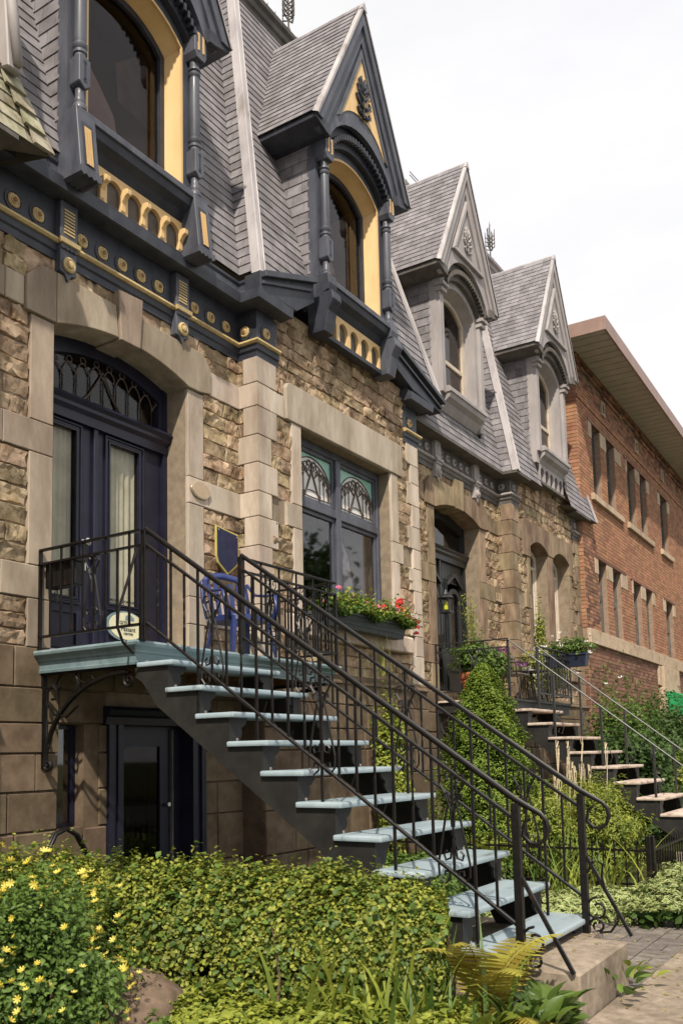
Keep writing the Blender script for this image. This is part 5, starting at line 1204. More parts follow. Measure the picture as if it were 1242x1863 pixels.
# ---------------------------------------------------------------- smaller things
def signs():
    x, y = 6.85, -.075
    P_ = [(x-.175,3.64),(x+.175,3.60),(x+.175,3.33),(x+.15,3.28),(x,3.17),(x-.15,3.27),(x-.175,3.33)]
    sh = thing('shield_sign','navy blue shield with a yellow border on the stone wall','sign',(x,y,3.2))
    MB().prism(P_,'y',y-.02,y).build('border', M['signyellow'], sh, bevel=.004)
    MB().prism([(x+(a-x)*.90,3.42+(b-3.42)*.915) for a,b in P_],'y',y-.024,y-.021).build('field', M['signblue'], sh)
    for (a,b) in ((-.14,3.6),(.14,3.57)): MB().disc([(.008,0),(.008,.008)],(x+a,y-.02,b),8).build('screw', M['brass'], sh)
    pl_ = thing('wall_plaque','small oval brass plaque on the stone band beside the door','plaque',(6.51,-.05,3.9))
    o_ = [(6.51+.145*math.cos(t)*(1.0 if abs(math.cos(t)) > .3 else 1.0), 3.945+.075*math.sin(t)*(1.1 if abs(math.sin(t)) > .8 else .92)) for t in [2*math.pi*i/20 for i in range(20)]]
    MB().prism(o_,'y',-.056,-.040).build('plate', M['brass'], pl_, bevel=.004); MB().prism([(6.51+(a-6.51)*.88,3.945+(b-3.945)*.86) for a,b in o_],'y',-.060,-.057).build('face', M['beltstone'], pl_)
    yv = .245
    ds = thing('oval_door_sign','cream oval sign with a blue rim and blue house emblem hung on the navy door','sign',(5.82,yv,2.45))
    ov = lambda a,b,dx=0,dz=0: [(5.82+dx+a*math.cos(t),2.58+dz+b*math.sin(t)) for t in [2*math.pi*i/32 for i in range(32)]]
    MB().prism(ov(.235,.135,-.015),'y',yv-.012,yv).build('rim', M['landing'], ds); MB().prism(ov(.215,.122),'y',yv-.018,yv-.0125).build('face', M['creamsign'], ds)
    MB().prism([(5.79,2.635),(5.90,2.635),(5.90,2.66),(5.86,2.685),(5.80,2.675)],'y',yv-.021,yv-.0185).build('emblem', M['landing'], ds)
    text('lettering','GITE du',.045,M['ink'],ds,front(5.80,yv-.0185,2.605)); text('lettering','Passant',.06,M['ink'],ds,front(5.83,yv-.0185,2.552)); text('lettering','CERTIFIE',.03,M['ink'],ds,front(5.83,yv-.0185,2.508))
    dt = thing('door_lettering','small dark lettering along the bottom of the right door glass','lettering',(5.81,.28,2.79)); text('lettering','PAS DE COLPORTEUR',.032,M['ink'],dt,front(5.81,.286,2.81))
    n_ = thing('house_number','three cream number tiles on the stone band beside the dark door','number plate',(13.9,-.05,3.9))
    for i,c in enumerate('318'):
        x = 13.80+i*.105; MB().box(x-.05,x+.05,-.052,-.040,3.83,3.97).build('tile', M['cream' if False else 'beltstone'], n_, bevel=.003); text('digit',c,.10,M['lead'],n_,front(x,-.0525,3.90))
signs()
def mailbox():
    t = thing('letterbox','black letterbox with two curled newspaper hooks hung inside the landing railing','letterbox',(4.70,-.2,2.7))
    MB().prism([(-.06,2.72),(-.40,2.72),(-.40,2.90),(-.36,2.915),(-.06,2.915)],'x',4.66,4.76).build('box', M['iron'], t, bevel=.006)
    MB().box(4.655,4.77,-.41,-.05,2.90,2.925).build('lid', M['iron'], t, bevel=.004)
    for y_ in (-.14,-.30): MB().tube([(4.71,y_,2.72),(4.71,y_-.01,2.64),(4.68,y_-.035,2.60),(4.64,y_-.06,2.62),(4.63,y_-.07,2.68)],.006,5).build('hook', M['iron'], t)
mailbox()
def chair(cx, cy, z, rot):
    t = thing('plastic_chair','blue plastic garden armchair on the landing behind the railing','chair',(cx,cy,z)); pm = M['plastic']
    ca, sa = math.cos(rot), math.sin(rot); T = lambda b: setattr(b,'v',[(cx+x*ca-y*sa, cy+x*sa+y*ca, z+zz) for x,y,zz in b.v]) or b
    # faces local -Y
    b = MB(); n_ = 20; ring = [(.235*math.copysign(abs(math.cos(t_))**.7,math.cos(t_)), .225*math.copysign(abs(math.sin(t_))**.7,math.sin(t_)), 0) for t_ in [2*math.pi*i/n_ for i in range(n_)]]
    b.loft([(x*.9,y*.9,.415) for x,y,_ in ring],[(x,y,.435) for x,y,_ in ring],True); b.loft([(x,y,.435) for x,y,_ in ring],[(x*1.04,y*1.04,.385) for x,y,_ in ring],True); b.add([(x*.9,y*.9,.415) for x,y,_ in ring],[tuple(range(n_))]); b.add([(x*1.0,y*1.0,.388) for x,y,_ in ring],[tuple(range(n_))])
    T(b).build('seat', pm, t, smooth='all')
    for sx in (-1,1):
        for sy in (-1,1):
            b = MB(); x,y = sx*.20,sy*.19; x2,y2 = sx*.25,sy*.24
            b.add([(x-sx*.05,y,.42),(x,y,.42),(x,y-sy*.05,.42),(x2-sx*.03,y2,0),(x2,y2,0),(x2,y2-sy*.03,0)],[(0,1,4,3),(1,2,5,4),(0,2,5,3),(3,4,5)]); T(b).build('leg', pm, t)
        b = MB(); b.tube([(sx*.24,-.18,.40),(sx*.275,-.20,.55),(sx*.28,-.16,.645),(sx*.285,0,.66),(sx*.275,.16,.69),(sx*.235,.235,.80)],[.03,.026,.028,.03,.026,.024],6,.5); T(b).build('armrest', pm, t, smooth='all')
    for i in range(5):
        x = -.15+i*.075; b = MB(); b.add([(x-.022,.205,.43),(x+.022,.205,.43),(x*1.12+.024,.285,.80),(x*1.12-.024,.285,.80),(x-.022,.217,.43),(x+.022,.217,.43),(x*1.12+.024,.297,.80),(x*1.12-.024,.297,.80)],[(0,1,2,3),(7,6,5,4),(0,4,5,1),(1,5,6,2),(2,6,7,3),(3,7,4,0)]); T(b).build('back_slat', pm, t)
    b = MB(); b.tube([(-.225,.20,.43),(-.245,.24,.62),(-.23,.27,.78),(-.15,.292,.85),(0,.30,.87),(.15,.292,.85),(.23,.27,.78),(.245,.24,.62),(.225,.20,.43)],[.024,.026,.032,.036,.038,.036,.032,.026,.024],6,.55); T(b).build('back_frame', pm, t, smooth='all')
chair(6.50,-.52,2.228,math.radians(-18))
def trough(name,label,x0,x1,y0,y1,z0,z1,m,ax='x',rib=True):
    t = thing(name,label,'planter',((x0+x1)/2,(y0+y1)/2,z0)); k_ = .03; q = MB()
    q.add([(x0+k_,y0+k_,z0),(x1-k_,y0+k_,z0),(x1-k_,y1-k_,z0),(x0+k_,y1-k_,z0),(x0,y0,z1),(x1,y0,z1),(x1,y1,z1),(x0,y1,z1)],[(0,3,2,1),(0,1,5,4),(1,2,6,5),(2,3,7,6),(3,0,4,7)]); q.build('body', m, t)
    q = MB().ring([(x0-.012,y0-.012),(x1+.012,y0-.012),(x1+.012,y1+.012),(x0-.012,y1+.012),(x0-.012,y0-.012)],[(x0+.012,y0+.012),(x1-.012,y0+.012),(x1-.012,y1-.012),(x0+.012,y1-.012),(x0+.012,y0+.012)],'z',z1-.02,z1+.008); q.build('rim', m, t)
    if rib:
        for f_ in (.35,.65):
            zz = z0+(z1-z0)*f_; o_ = k_*(1-f_); MB().box(x0+o_-.004,x1-o_+.004,y0+o_-.006,y0+o_+.004,zz-.006,zz+.006).build('ridge', m, t)
    MB().box(x0+.02,x1-.02,y0+.02,y1-.02,z1-.04,z1-.025).build('soil', M['soil'], t); return t
tb = trough('window_box','dark green ribbed window box hung on the bay window sill',7.98,9.66,-.56,-.37,2.76,2.93,M['planter'])
trough('railing_planter','navy plastic trough hooked over the far landing railing',14.02,14.22,-1.38,-.72,2.70,2.90,M['planter_blue'],rib=False)
def bigpot():
    x,y,z = 11.95,-.42,2.11; t = thing('terracotta_pot','large ribbed terracotta pot on the landing of the grey house','flower pot',(x,y,z))
    MB().lathe([(.13,0),(.145,.02),(.19,.30),(.20,.31),(.215,.32),(.22,.40),(.195,.40),(.185,.36)],(x,y,z),20).build('pot', M['terracotta'], t, smooth=True); MB().lathe([(.205,.27),(.215,.275),(.205,.29)],(x,y,z),20).build('band', M['terracotta'], t); MB().lathe([(.01,.35),(.18,.36),(.01,.365)],(x,y,z),12).build('soil', M['soil'], t)
bigpot()
def lantern():
    x,y,z = 11.62,-.16,3.36; t = thing('wall_lantern','small black lantern with yellow-green glass beside the dark door','lamp',(x,y,z)); im = M['black']
    MB().prism([(x-.06,z+.03),(x+.06,z+.03),(x+.075,z+.20),(x-.075,z+.20)],'y',y+.04,y+.06).build('frame_back', M['black'], t); MB().lathe([(.012,.03),(.030,.05),(.034,.12),(.02,.17)],(x,y,z),10).build('glowing_core', M['lampglow'], t)
    q = MB()
    for sx in (-1,1):
        for sy in (-1,1): q.bar((x+sx*.06,y+sy*.07,z+.03),(x+sx*.085,y+sy*.08,z+.21),.012,.012)
    q.box(x-.07,x+.07,y-.08,y+.08,z+.0,z+.03); q.lathe([(.125,.21),(.10,.24),(.05,.27),(.045,.29),(.03,.30),(.008,.34)],(x,y,z),8); q.build('cage', im, t)
    MB().tube([(x,y,z),(x,y,z-.10),(x,y+.03,z-.2),(x,y+.05,z-.45)],.010,6).build('stem', im, t); MB().box(x-.03,x+.03,y+.05,y+.14,z-.5,z-.3).build('wall_plate', im, t)
lantern()
def patio():
    x,y,z = 12.95,-.55,2.11; im = M['iron2']; t = thing('patio_chair','grey mesh patio chair on the landing of the grey house','chair',(x,y,z))
    MB().box(x-.22,x+.22,y-.22,y+.22,z+.41,z+.44).build('seat', M['mauve_dark'], t, bevel=.01); MB().prism([(x-.20,z+.46),(x+.20,z+.46),(x+.23,z+.86),(x-.23,z+.86)],'y',y+.23,y+.25).build('backrest', M['mauve_dark'], t)
    for sx in (-1,1):
        for sy in (-1,1): MB().tube([(x+sx*.20,y+sy*.18,z+.42),(x+sx*.23,y+sy*.26,z)],.011,5).build('leg', im, t)
        MB().tube([(x+sx*.24,y-.20,z+.42),(x+sx*.25,y-.18,z+.63),(x+sx*.25,y+.2,z+.65)],.012,5).build('armrest', im, t)
    x,y = 13.6,-.6; t = thing('patio_table','low dark wire table beside the patio chair','table',(x,y,z))
    MB().lathe([(.27,.50),(.28,.51),(.27,.53),(.01,.53)],(x,y,z),20).build('table_top', im, t)
    for k_ in range(3):
        a = k_*2.1; MB().tube([(x+.05*math.cos(a),y+.05*math.sin(a),z+.50),(x+.22*math.cos(a),y+.22*math.sin(a),z)],.011,5).build('leg', im, t)
patio()
def fence(label, a, b, rise=0, post0=True):
    t = thing('iron_fence', label, 'fence', a); im = M['iron']; A_, B_ = Vector(a), Vector(b); n_ = int((B_-A_).length/.105)
    for z in (.10,.42): MB().bar(A_+Vector((0,0,z)),B_+Vector((0,0,z)),.018,.022).build('rail', im, t)
    for i in range(1,n_):
        p = A_+(B_-A_)*i/n_; MB().bar(p+Vector((0,0,.02)),p+Vector((0,0,.50+.02*(i%2))),.013,.013).build('picket', im, t)
    for p in (A_,B_): MB().box(p.x-.022,p.x+.022,p.y-.022,p.y+.022,0,.56).build('post', im, t, bevel=.004)
fence('low black iron picket fence running from the walkway back to the house', (9.02,-3.42,0),(9.02,-.5,0))
fence('low rusty-railed iron picket fence along the pavement at the right edge', (9.08,-3.44,0),(15.5,-3.44,0))
t = thing('hoop_rail','black bent iron hoops standing by the basement window','hoop',(4.53,-.5,0))
for o_,y_ in ((0,-.5),(.03,-.44)):
    MB().tube([(4.30+o_,y_,0),(4.30+o_,y_,.55),(4.34+o_,y_,.74),(4.42+o_,y_,.87),(4.52+o_,y_,.905),(4.62+o_,y_,.85),(4.72+o_,y_,.70),(4.80+o_,y_,.50),(4.84+o_,y_,0)],.015,8).build('hoop', M['iron'], t, smooth='all')
bo = MB(); nlat, nlon = 10, 16; R_ = random.Random(3)
for i in range(nlat+1):
    for j in range(nlon):
        a = math.pi*i/nlat; c = 2*math.pi*j/nlon; f_ = 1+.13*math.sin(3*c+a*2)+R_.uniform(-.07,.07); bo.v.append((3.30+.38*f_*math.sin(a)*math.cos(c+.5), -2.36+.29*f_*math.sin(a)*math.sin(c+.5), .12+.21*f_*math.copysign(abs(math.cos(a))**.6,math.cos(a))))
for i in range(nlat):
    for j in range(nlon): bo.f.append((i*nlon+j,i*nlon+(j+1)%nlon,(i+1)*nlon+(j+1)%nlon,(i+1)*nlon+j))
tag(bo.build('boulder', M['boulder'], None, smooth='all'), 'weathered brown boulder half hidden in the foreground planting', 'rock')
# ---------------------------------------------------------------- planting
def stems(parent, base, tips, r=.006, m='bark', bow=.15):
    q = MB()
    for tpt in tips:
        b = Vector(base); t = Vector(tpt); mid = (b+t)/2+Vector((random.uniform(-bow,bow),random.uniform(-bow,bow),.05)); q.tube([b,mid,t],[r*1.6,r,r*.4],4)
    return q.build('stem', M[m], parent)
def shrub(label, c, r, n, size, m, name='shrub', cat='shrub', shell=.45, up=.5, aspect=.6, inner=None, ns=7, group=None, z0=0, hang=0.0):
    t = thing(name, label, cat, (c[0],c[1],z0), group); p, d = blob(n, c, r, shell); k_ = p[:,2] > z0+.02
    leaves('foliage', p[k_], size, M[m], t, (c[0],c[1],z0), up, aspect, d[k_], hang=hang)
    if inner:
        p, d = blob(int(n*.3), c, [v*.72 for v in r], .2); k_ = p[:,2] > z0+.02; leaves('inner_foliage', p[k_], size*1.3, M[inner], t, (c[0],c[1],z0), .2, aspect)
    p, d = blob(ns, c, [v*.8 for v in r], .8); stems(t, (c[0],c[1],z0), p)
    return t
def hedge(label, line, hw, h, n, size, m, inner='leaf_dark', name='hedge', cat='hedge', z0=0.0, lump=.12):
    L_ = [Vector(p) for p in line]; seg = [(L_[i+1]-L_[i]).length for i in range(len(L_)-1)]; tot = sum(seg)
    t = thing(name, label, cat, (line[0][0],line[0][1],z0)); out_ = []
    for (nn, sc, sh) in ((n,1.0,.80),(int(n*.35),.78,.2)):
        s_ = rng.uniform(0,tot,nn); base = np.zeros((nn,2)); nrm = np.zeros((nn,2)); acc = 0; hh = np.zeros(nn)
        for i,l in enumerate(seg):
            k_ = (s_ >= acc) & (s_ <= acc+l); f = (s_[k_]-acc)/l; a, b = np.array(L_[i]), np.array(L_[i+1])
            base[k_] = a[:2]+(b[:2]-a[:2])*f[:,None]; d = (b-a)[:2]/np.linalg.norm((b-a)[:2]); nrm[k_] = (-d[1],d[0]); hh[k_] = a[2]+(b[2]-a[2])*f; acc += l
        an = rng.uniform(-.15*math.pi, 1.15*math.pi, nn); rr = rng.uniform(sh,1,nn)*(1+.16*(rng.random(nn) < .06)+lump*.45*np.sin(s_*6+an*3)+lump*.5*np.sin(s_*15+3*an+1)+lump*.5*np.sin(s_*33+5*an)+lump*.4*np.sin(s_*57-7*an)+rng.normal(size=nn)*.035)*sc
        ca, sa = np.cos(an), np.sin(an); cx_ = np.sign(ca)*np.abs(ca)**.7*hw*rr; cz = np.where(sa > 0, np.abs(sa)**.6*hh*h*.62*rr+hh*h*.36, rng.uniform(0,.36,nn)*hh*h)
        P_ = np.stack([base[:,0]+nrm[:,0]*cx_, base[:,1]+nrm[:,1]*cx_, z0+cz],1); N_ = np.stack([nrm[:,0]*ca, nrm[:,1]*ca, np.maximum(sa,0)],1)
        out_.append((P_,N_))
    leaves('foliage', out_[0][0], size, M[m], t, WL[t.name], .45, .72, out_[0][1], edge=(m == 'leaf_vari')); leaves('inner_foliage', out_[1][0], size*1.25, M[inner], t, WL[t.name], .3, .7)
    if m == 'leaf_hedge': leaves('older_foliage', out_[0][0][:int(n*.16)]*.999+rng.normal(size=(int(n*.16),3))*.012, size*1.5, M['leaf_mid'], t, WL[t.name], .3, .75, out_[0][1][:int(n*.16)]); leaves('new_shoots', out_[0][0][-int(n*.05):]+np.array([0,0,.03]), size*1.1, M['leaf_yel'], t, WL[t.name], 1.1, .5)
    tips = out_[0][0][:60]; q = MB()
    for p in tips:
        b = Vector((p[0]+random.uniform(-.1,.1),p[1]+random.uniform(-.1,.1),z0)); q.tube([b,(b+Vector(p))/2+Vector((.03,-.02,.03)),Vector(p)],[.008,.006,.003],4)
    q.build('stem', M['bark'], t)
    return t
def petal_flower(name, m, n=6, r=.5, cup=.2):
    V = [(0,0,0)]; F = []
    for i in range(n):
        a = 2*math.pi*i/n; V += [(r*.55*math.cos(a-.35),r*.55*math.sin(a-.35),cup*.5),(r*math.cos(a-.18),r*math.sin(a-.18),cup),(r*math.cos(a+.18),r*math.sin(a+.18),cup),(r*.55*math.cos(a+.35),r*.55*math.sin(a+.35),cup*.5)]
        b = 1+i*4; F.append((0,b,b+1,b+2,b+3))
    me = bpy.data.meshes.new(name); me.from_pydata(V,[],F); me.materials.append(m); me.update(); return me
def head_flower(name, m, seed=0):
    r = random.Random(seed); V = []; F = []
    for i in range(34):
        d = Vector((r.gauss(0,1),r.gauss(0,1),abs(r.gauss(0,1))*.8)).normalized()*.42; u = d.orthogonal().normalized()*.2; w_ = d.cross(u).normalized()*.2; b = len(V)
        V += [d-u*.9,d+w_*.9+d*.15,d+u*.9,d-w_*.9+d*.15]; F.append((b,b+1,b+2,b+3))
    me = bpy.data.meshes.new(name); me.from_pydata([tuple(v) for v in V],[],F); me.materials.append(m); me.update(); return me
def scatter(parent, name, me, pts, s, tilt=.6):
    for p in pts:
        k_ = s*random.uniform(.7,1.25); R3 = Matrix.Rotation(random.uniform(0,6.28),4,'Z') @ Matrix.Rotation(random.uniform(-tilt,tilt)+.3,4,'X'); Mx = Matrix.Translation(Vector(p)) @ Matrix.Rotation(random.uniform(-tilt,tilt),4,'Y') @ R3 @ Matrix.Scale(k_,4); inst(name, me, Mx, parent)
FY_ = petal_flower('yellow_flower_piece', M['fl_yellow'], 7, .5, .22); FW = petal_flower('white_flower_piece', M['fl_white'], 5, .5, .25); FV = petal_flower('violet_flower_piece', M['fl_violet'], 5, .5, .3)
GR = head_flower('red_geranium_head', M['fl_red'], 1); GP = head_flower('pink_geranium_head', M['fl_pink'], 2)
# foreground bed
hd = hedge('low hedge of small lobed yellow-green leaves in the foreground beside the staircase', [(4.26,-3.60,.80),(4.14,-3.32,.88),(3.98,-2.95,.93),(3.80,-2.5,.96),(3.66,-2.05,.95)], .23, .84, 62000, .024, 'leaf_hedge')
h2 = hedge('looser hedge of fine mid-green leaves with a few pale yellow blossoms below the basement window', [(3.66,-2.0,1.0),(3.52,-1.6,1.02),(3.38,-1.15,1.04),(3.2,-.7,1.05),(3.05,-.25,1.0)], .30, .81, 50000, .022, 'leaf_hedge', lump=.16)
scatter(h2,'flower',FY_,[(3.42+random.gauss(0,.05),-1.98+random.gauss(0,.09),.72+random.gauss(0,.05)) for _ in range(16)]+[(3.35+random.gauss(0,.05),-1.5+random.gauss(0,.12),.74+random.gauss(0,.05)) for _ in range(10)],.042)
ys = shrub('bushy shrub thick with pale yellow daisy flowers at the lower left corner', (2.72,-2.22,.42), (.46,.52,.50), 20000, .026, 'leaf_mid', 'flowering_shrub', 'shrub', inner='leaf_dark')
pp, dd = blob(900, (2.72,-2.22,.43), (.49,.55,.53), .97); pp = [tuple(p) for p,d in zip(pp,dd) if d[2] > -.25 and (-.62*d[0]-.78*d[1]+.3*d[2] > .1)]
scatter(ys,'flower',FY_,pp[:250],.032,.8)
shrub('dark leafy filler plant under the yellow daisies at the bottom left', (2.55,-2.75,.10),(.40,.35,.22), 6000, .04,'leaf_dark','leafy_plant','plant')
gc = hedge('bright low ground cover of rounded leaves along the foot of the hedge', [(3.75,-3.95,.95),(3.62,-3.55,.9),(3.52,-3.1,.9),(3.50,-2.6,1.0),(3.4,-2.1,1.0)], .36, .24, 15000, .036, 'leaf_yel','leaf_mid','ground_cover','ground cover',lump=.2)
shrub('small fresh green sprig in front of the boulder', (3.05,-2.78,.12),(.13,.13,.14),500,.04,'leaf_mid','leafy_plant','plant',z0=.0)
def hosta(label, c, n, L, m, seed, up=.9, name='hosta', edge=False):
    t = thing(name, label, 'plant', c); me = unit_leaf('broad_leaf_piece', M[m], w=.27, edge=edge); r = random.Random(seed)
    for i in range(n):
        a = r.uniform(0,6.283); el = r.uniform(.15,1.0)*up; l = L*r.uniform(.7,1.2); R3 = Matrix.Rotation(a,4,'Z') @ Matrix.Rotation(-el,4,'Y') @ Matrix.Rotation(r.uniform(-.4,.4),4,'X')
        off = Vector((math.cos(a),math.sin(a),0))*r.uniform(.02,.14)+Vector((0,0,r.uniform(.02,.16)))
        inst('leaf', me, Matrix.Translation(Vector(c)+off) @ R3 @ Matrix.Scale(l,4), t)
    return t
hosta('glossy green hosta with upright leaves in front of the concrete step', (4.42,-4.03,0), 60, .155, 'leaf_hosta', 1)
hosta('second green hosta, low and spreading, at the bottom edge by the pavement', (4.16,-4.05,0), 54, .14, 'leaf_hosta', 2, 1.0)
hosta('small pale hosta between the fern and the hostas', (4.0,-3.9,0), 30, .12, 'leaf_yel', 3, .9)
hosta('yellowing broad-leaved plant among the grass blades in the foreground', (3.62,-3.62,0), 14, .20, 'leaf_yel', 4, 1.1)
hosta('pale green broad-leaved plant standing among the iris blades', (3.95,-3.30,.05), 18, .17, 'leaf_yel', 21, 1.2)
hosta('green broad-leaved plant behind the boulder', (3.55,-2.25,.05), 12, .18, 'leaf_mid', 5, 1.1)
hosta('tiny green weed at the corner of the concrete step', (5.55,-4.17,0), 9, .09, 'leaf_yel', 6, .8,'weed')
hosta('leafy weed on the paving in front of the concrete step', (5.25,-4.18,0), 12, .11, 'leaf_mid', 7, .8,'weed')
def grass(label, c, n, h, m, seed, spread=.15, w=.012, lean=.35, name='grass_clump'):
    r = random.Random(seed); t = thing(name, label, 'grass', c); V = []; F = []
    for i in range(n):
        a = r.uniform(0,6.283); x,y = c[0]+r.gauss(0,spread), c[1]+r.gauss(0,spread); l = h*r.uniform(.55,1.15); dx_,dy_ = math.cos(a)*lean*l, math.sin(a)*lean*l; px,py = -math.sin(a)*w, math.cos(a)*w; dr = r.choice([0,0,.25,.6])
        for k_ in range(6):
            f = k_/5; ww = (1-f**2)*1.0+.05; z = c[2]+l*(f-dr*f*f*f); V += [(x+dx_*f*f+px*ww,y+dy_*f*f+py*ww,z),(x+dx_*f*f-px*ww,y+dy_*f*f-py*ww,z)]
        b = len(V)-12; F += [(b+2*k_,b+2*k_+1,b+2*k_+3,b+2*k_+2) for k_ in range(5)]
    q = MB(); q.v, q.f = V, F; q.build('blades', M[m], t); return t
grass('pale green iris blades standing in the foreground bed', (3.85,-3.42,0), 64, .64, 'leaf_yel', 1, .16, .016)
grass('grey-green iris blades at the bottom edge of the picture', (3.95,-3.68,0), 56, .54, 'leaf_mid', 2, .17, .013)
grass('drooping strap leaves hanging through the iron fence', (8.75,-2.95,0), 60, .55, 'leaf_yel', 3, .22, .010, .8)
grass('tall green strap leaves behind the iron fence', (9.35,-2.5,0), 80, .65, 'leaf_mid', 4, .32, .010, .5)
def fern(label, c, n, L, m, seed, az=(0,6.28), el=(.5,1.2)):
    t = thing('fern', label, 'fern', c); r = random.Random(seed)
    for i in range(n):
        a = r.uniform(*az); e0 = r.uniform(*el); l = L*r.uniform(.75,1.15); q = MB(); K_ = 22; pts = []; p = Vector(c); e = e0
        for k_ in range(K_+1): pts.append(p.copy()); p = p+Vector((math.cos(a)*math.cos(e),math.sin(a)*math.cos(e),math.sin(e)))*l/K_; e -= 1.9/K_*(.3+k_/K_)
        q.tube(pts,.003,4); sd_ = Vector((-math.sin(a),math.cos(a),0))
        for k_ in range(3,K_):
            f = k_/K_; d = (pts[k_+1]-pts[k_]).normalized(); wl_ = l*.24*math.sin(math.pi*min(1,(f+.02))**.8)+.01
            for sg in (-1,1):
                o = pts[k_]; tip = o+(sd_*sg*.93+d*.38).normalized()*wl_+Vector((0,0,-wl_*.22)); mid = (o+tip)/2; w_ = d*l/K_*.38
                q.add([o-w_,mid-w_*1.0,tip,mid+w_*1.0,o+w_],[(0,1,2,3,4)])
        q.build('frond', M[m], t)
    return t
fern('rust and yellow fern arching over the lowest tread', (4.28,-3.80,.10), 8, .66, 'fern', 1, (2.6,7.6), (.85,1.35))
fern('second fern with brown drooping fronds below the rusty one', (4.16,-3.86,.05), 9, .46, 'fern', 2, (2.6,6.6), (.3,.9))
fern('green fern between the hedge and the hostas', (4.15,-3.70,.0), 12, .42, 'fern_green', 3, (0,6.28), (.4,1.0))
fern('yellow green fern in the middle of the hedge top', (3.50,-1.75,.45), 7, .42, 'fern_green', 4, (0,6.28), (.5,1.1))
# right of the staircase
hedge('variegated cream-edged ground cover beside the brick path', [(7.35,-3.95,.9),(8.0,-3.85,1.1),(8.9,-3.85,1.3),(10.2,-3.85,1.4),(12,-3.85,1.4),(15,-3.85,1.3)], .34, .20, 16000, .052, 'leaf_vari','leaf_dark','ground_cover','ground cover',lump=.2)
hedge('variegated cream-edged leaves between the path and the fence behind the staircase', [(6.2,-2.45,.8),(7.0,-2.75,.9),(7.7,-3.15,1.0),(8.3,-3.4,1.0)], .36, .17, 9000, .052, 'leaf_vari','leaf_dark','ground_cover','ground cover',lump=.2)
hedge('green low plants filling the bed under the bay window', [(5.2,-1.9,.7),(6.3,-1.5,.8),(7.4,-1.4,.9),(8.6,-1.5,.9)], .75, .42, 14000, .05, 'leaf_mid','leaf_dark','ground_cover','ground cover',lump=.2)
shrub('climbing shrub with fresh yellow-green leaves against the bay wall behind the staircase', (9.05,-.62,1.15), (.22,.22,.95), 5200, .045, 'leaf_yel','climbing_shrub','shrub', inner='leaf_mid')
grass('thin trailing tendrils hanging from the window box', (9.2,-.5,2.3), 12, .65, 'leaf_yel', 9, .05, .004, .2,'trailing_vine')
ct = thing('conifer','bright green cone-shaped cedar beyond the staircase','tree',(9.95,-1.40,0)); n = 30000
zz = rng.uniform(0,1,n)**1.2; rad = .72*(1-zz)**.66*rng.uniform(.72,1.04,n)+.02; an = rng.uniform(0,6.283,n); lob = 1+.17*np.sin(an*5+zz*9)+.14*np.sin(an*9-zz*23)+.10*np.sin(zz*47+an*3)
P_ = np.stack([9.95+rad*lob*np.cos(an), -1.40+rad*lob*np.sin(an), .10+zz*2.33],1)
leaves('foliage', P_, .036, M['leaf_con'], ct, (9.95,-1.4,0), 1.1, .42, np.stack([np.cos(an),np.sin(an),.5+0*an],1), fold=.5)
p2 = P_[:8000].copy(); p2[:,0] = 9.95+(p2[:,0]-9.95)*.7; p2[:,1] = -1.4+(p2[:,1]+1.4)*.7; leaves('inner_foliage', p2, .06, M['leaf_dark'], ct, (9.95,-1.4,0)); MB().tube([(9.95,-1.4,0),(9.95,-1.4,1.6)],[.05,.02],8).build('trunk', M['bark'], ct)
yel = [((9.75,-2.0,.45),(.45,.50,.55)),((10.3,-2.6,.45),(.50,.45,.56)),((10.9,-2.2,.48),(.50,.5,.60))]
for i,(c,r_) in enumerate(yel): shrub(('feathery yellow-green perennial behind the fence, nearest the cedar','feathery yellow-green perennial at the middle of the fenced bed','feathery yellow-green perennial by the foot of the far staircase')[i], c, r_, 7000, .052,'leaf_yel','perennial','plant',aspect=.28,inner='leaf_mid',group='feathery perennials in the fenced bed',hang=.3)
hosta('broad yellow-green hosta seen through the railings left of the cedar base', (9.25,-1.75,.15), 26, .30, 'leaf_yel', 11, .9)
hosta('blue-green hosta beside the yellow hosta', (8.8,-1.3,.2), 18, .32, 'leaf_hosta', 12, 1.0)
dk = thing('dry_flower_stalks','bare straw-coloured flower stalks rising in front of the far stair','plant',(10.6,-2.1,0)); r = random.Random(8)
for i in range(17):
    x,y = 10.6+r.gauss(0,.42), -2.2+r.gauss(0,.2); h = r.uniform(.95,1.5); lx = r.uniform(-.10,.30); q = MB(); q.tube([(x,y,.3),(x+lx*.4,y,h*.6),(x+lx,y-.02,h)],[.0045,.004,.003],4)
    for k_ in range(2): q.tube([(x+lx*.8,y,h*.85),(x+lx+r.uniform(-.06,.06),y,h+.06)],[.004,.003],4); q.tube([(x+lx+r.uniform(-.03,.03),y,h-.02),(x+lx+r.uniform(-.06,.06),y,h+.05)],[.006,.003],5)
    q.build('stalk', M['straw'], dk)
# around the grey house's landing
sh = [('tall dark leafy rose bush behind the far staircase',(14.3,-1.9,.85),(.85,.75,.95),9000,'leaf_dark'),('rounded green shrub at the corner of the brick building',(16.2,-1.3,1.0),(1.1,.8,1.15),9000,'leaf_mid'),('yellow-green shrub below the far handrail',(15.2,-2.8,.65),(.9,.6,.75),8000,'leaf_yel'),('dense dark shrub against the brick wall',(19.2,-1.3,1.15),(1.5,.8,1.2),9000,'leaf_dark'),('mid-green shrub at the right edge below the awning',(21.6,-1.7,1.0),(1.4,.9,1.25),9000,'leaf_mid'),('low green shrub at the right edge beside the fence',(17.6,-3.0,.6),(1.2,.55,.75),8000,'leaf_mid'),('small green shrub under the far landing',(12.9,-.7,.5),(.7,.4,.6),3500,'leaf_dark')]
for lab,c,r_,n_,m_ in sh: shrub(lab,c,r_,n_,.075,m_,inner='leaf_dark')
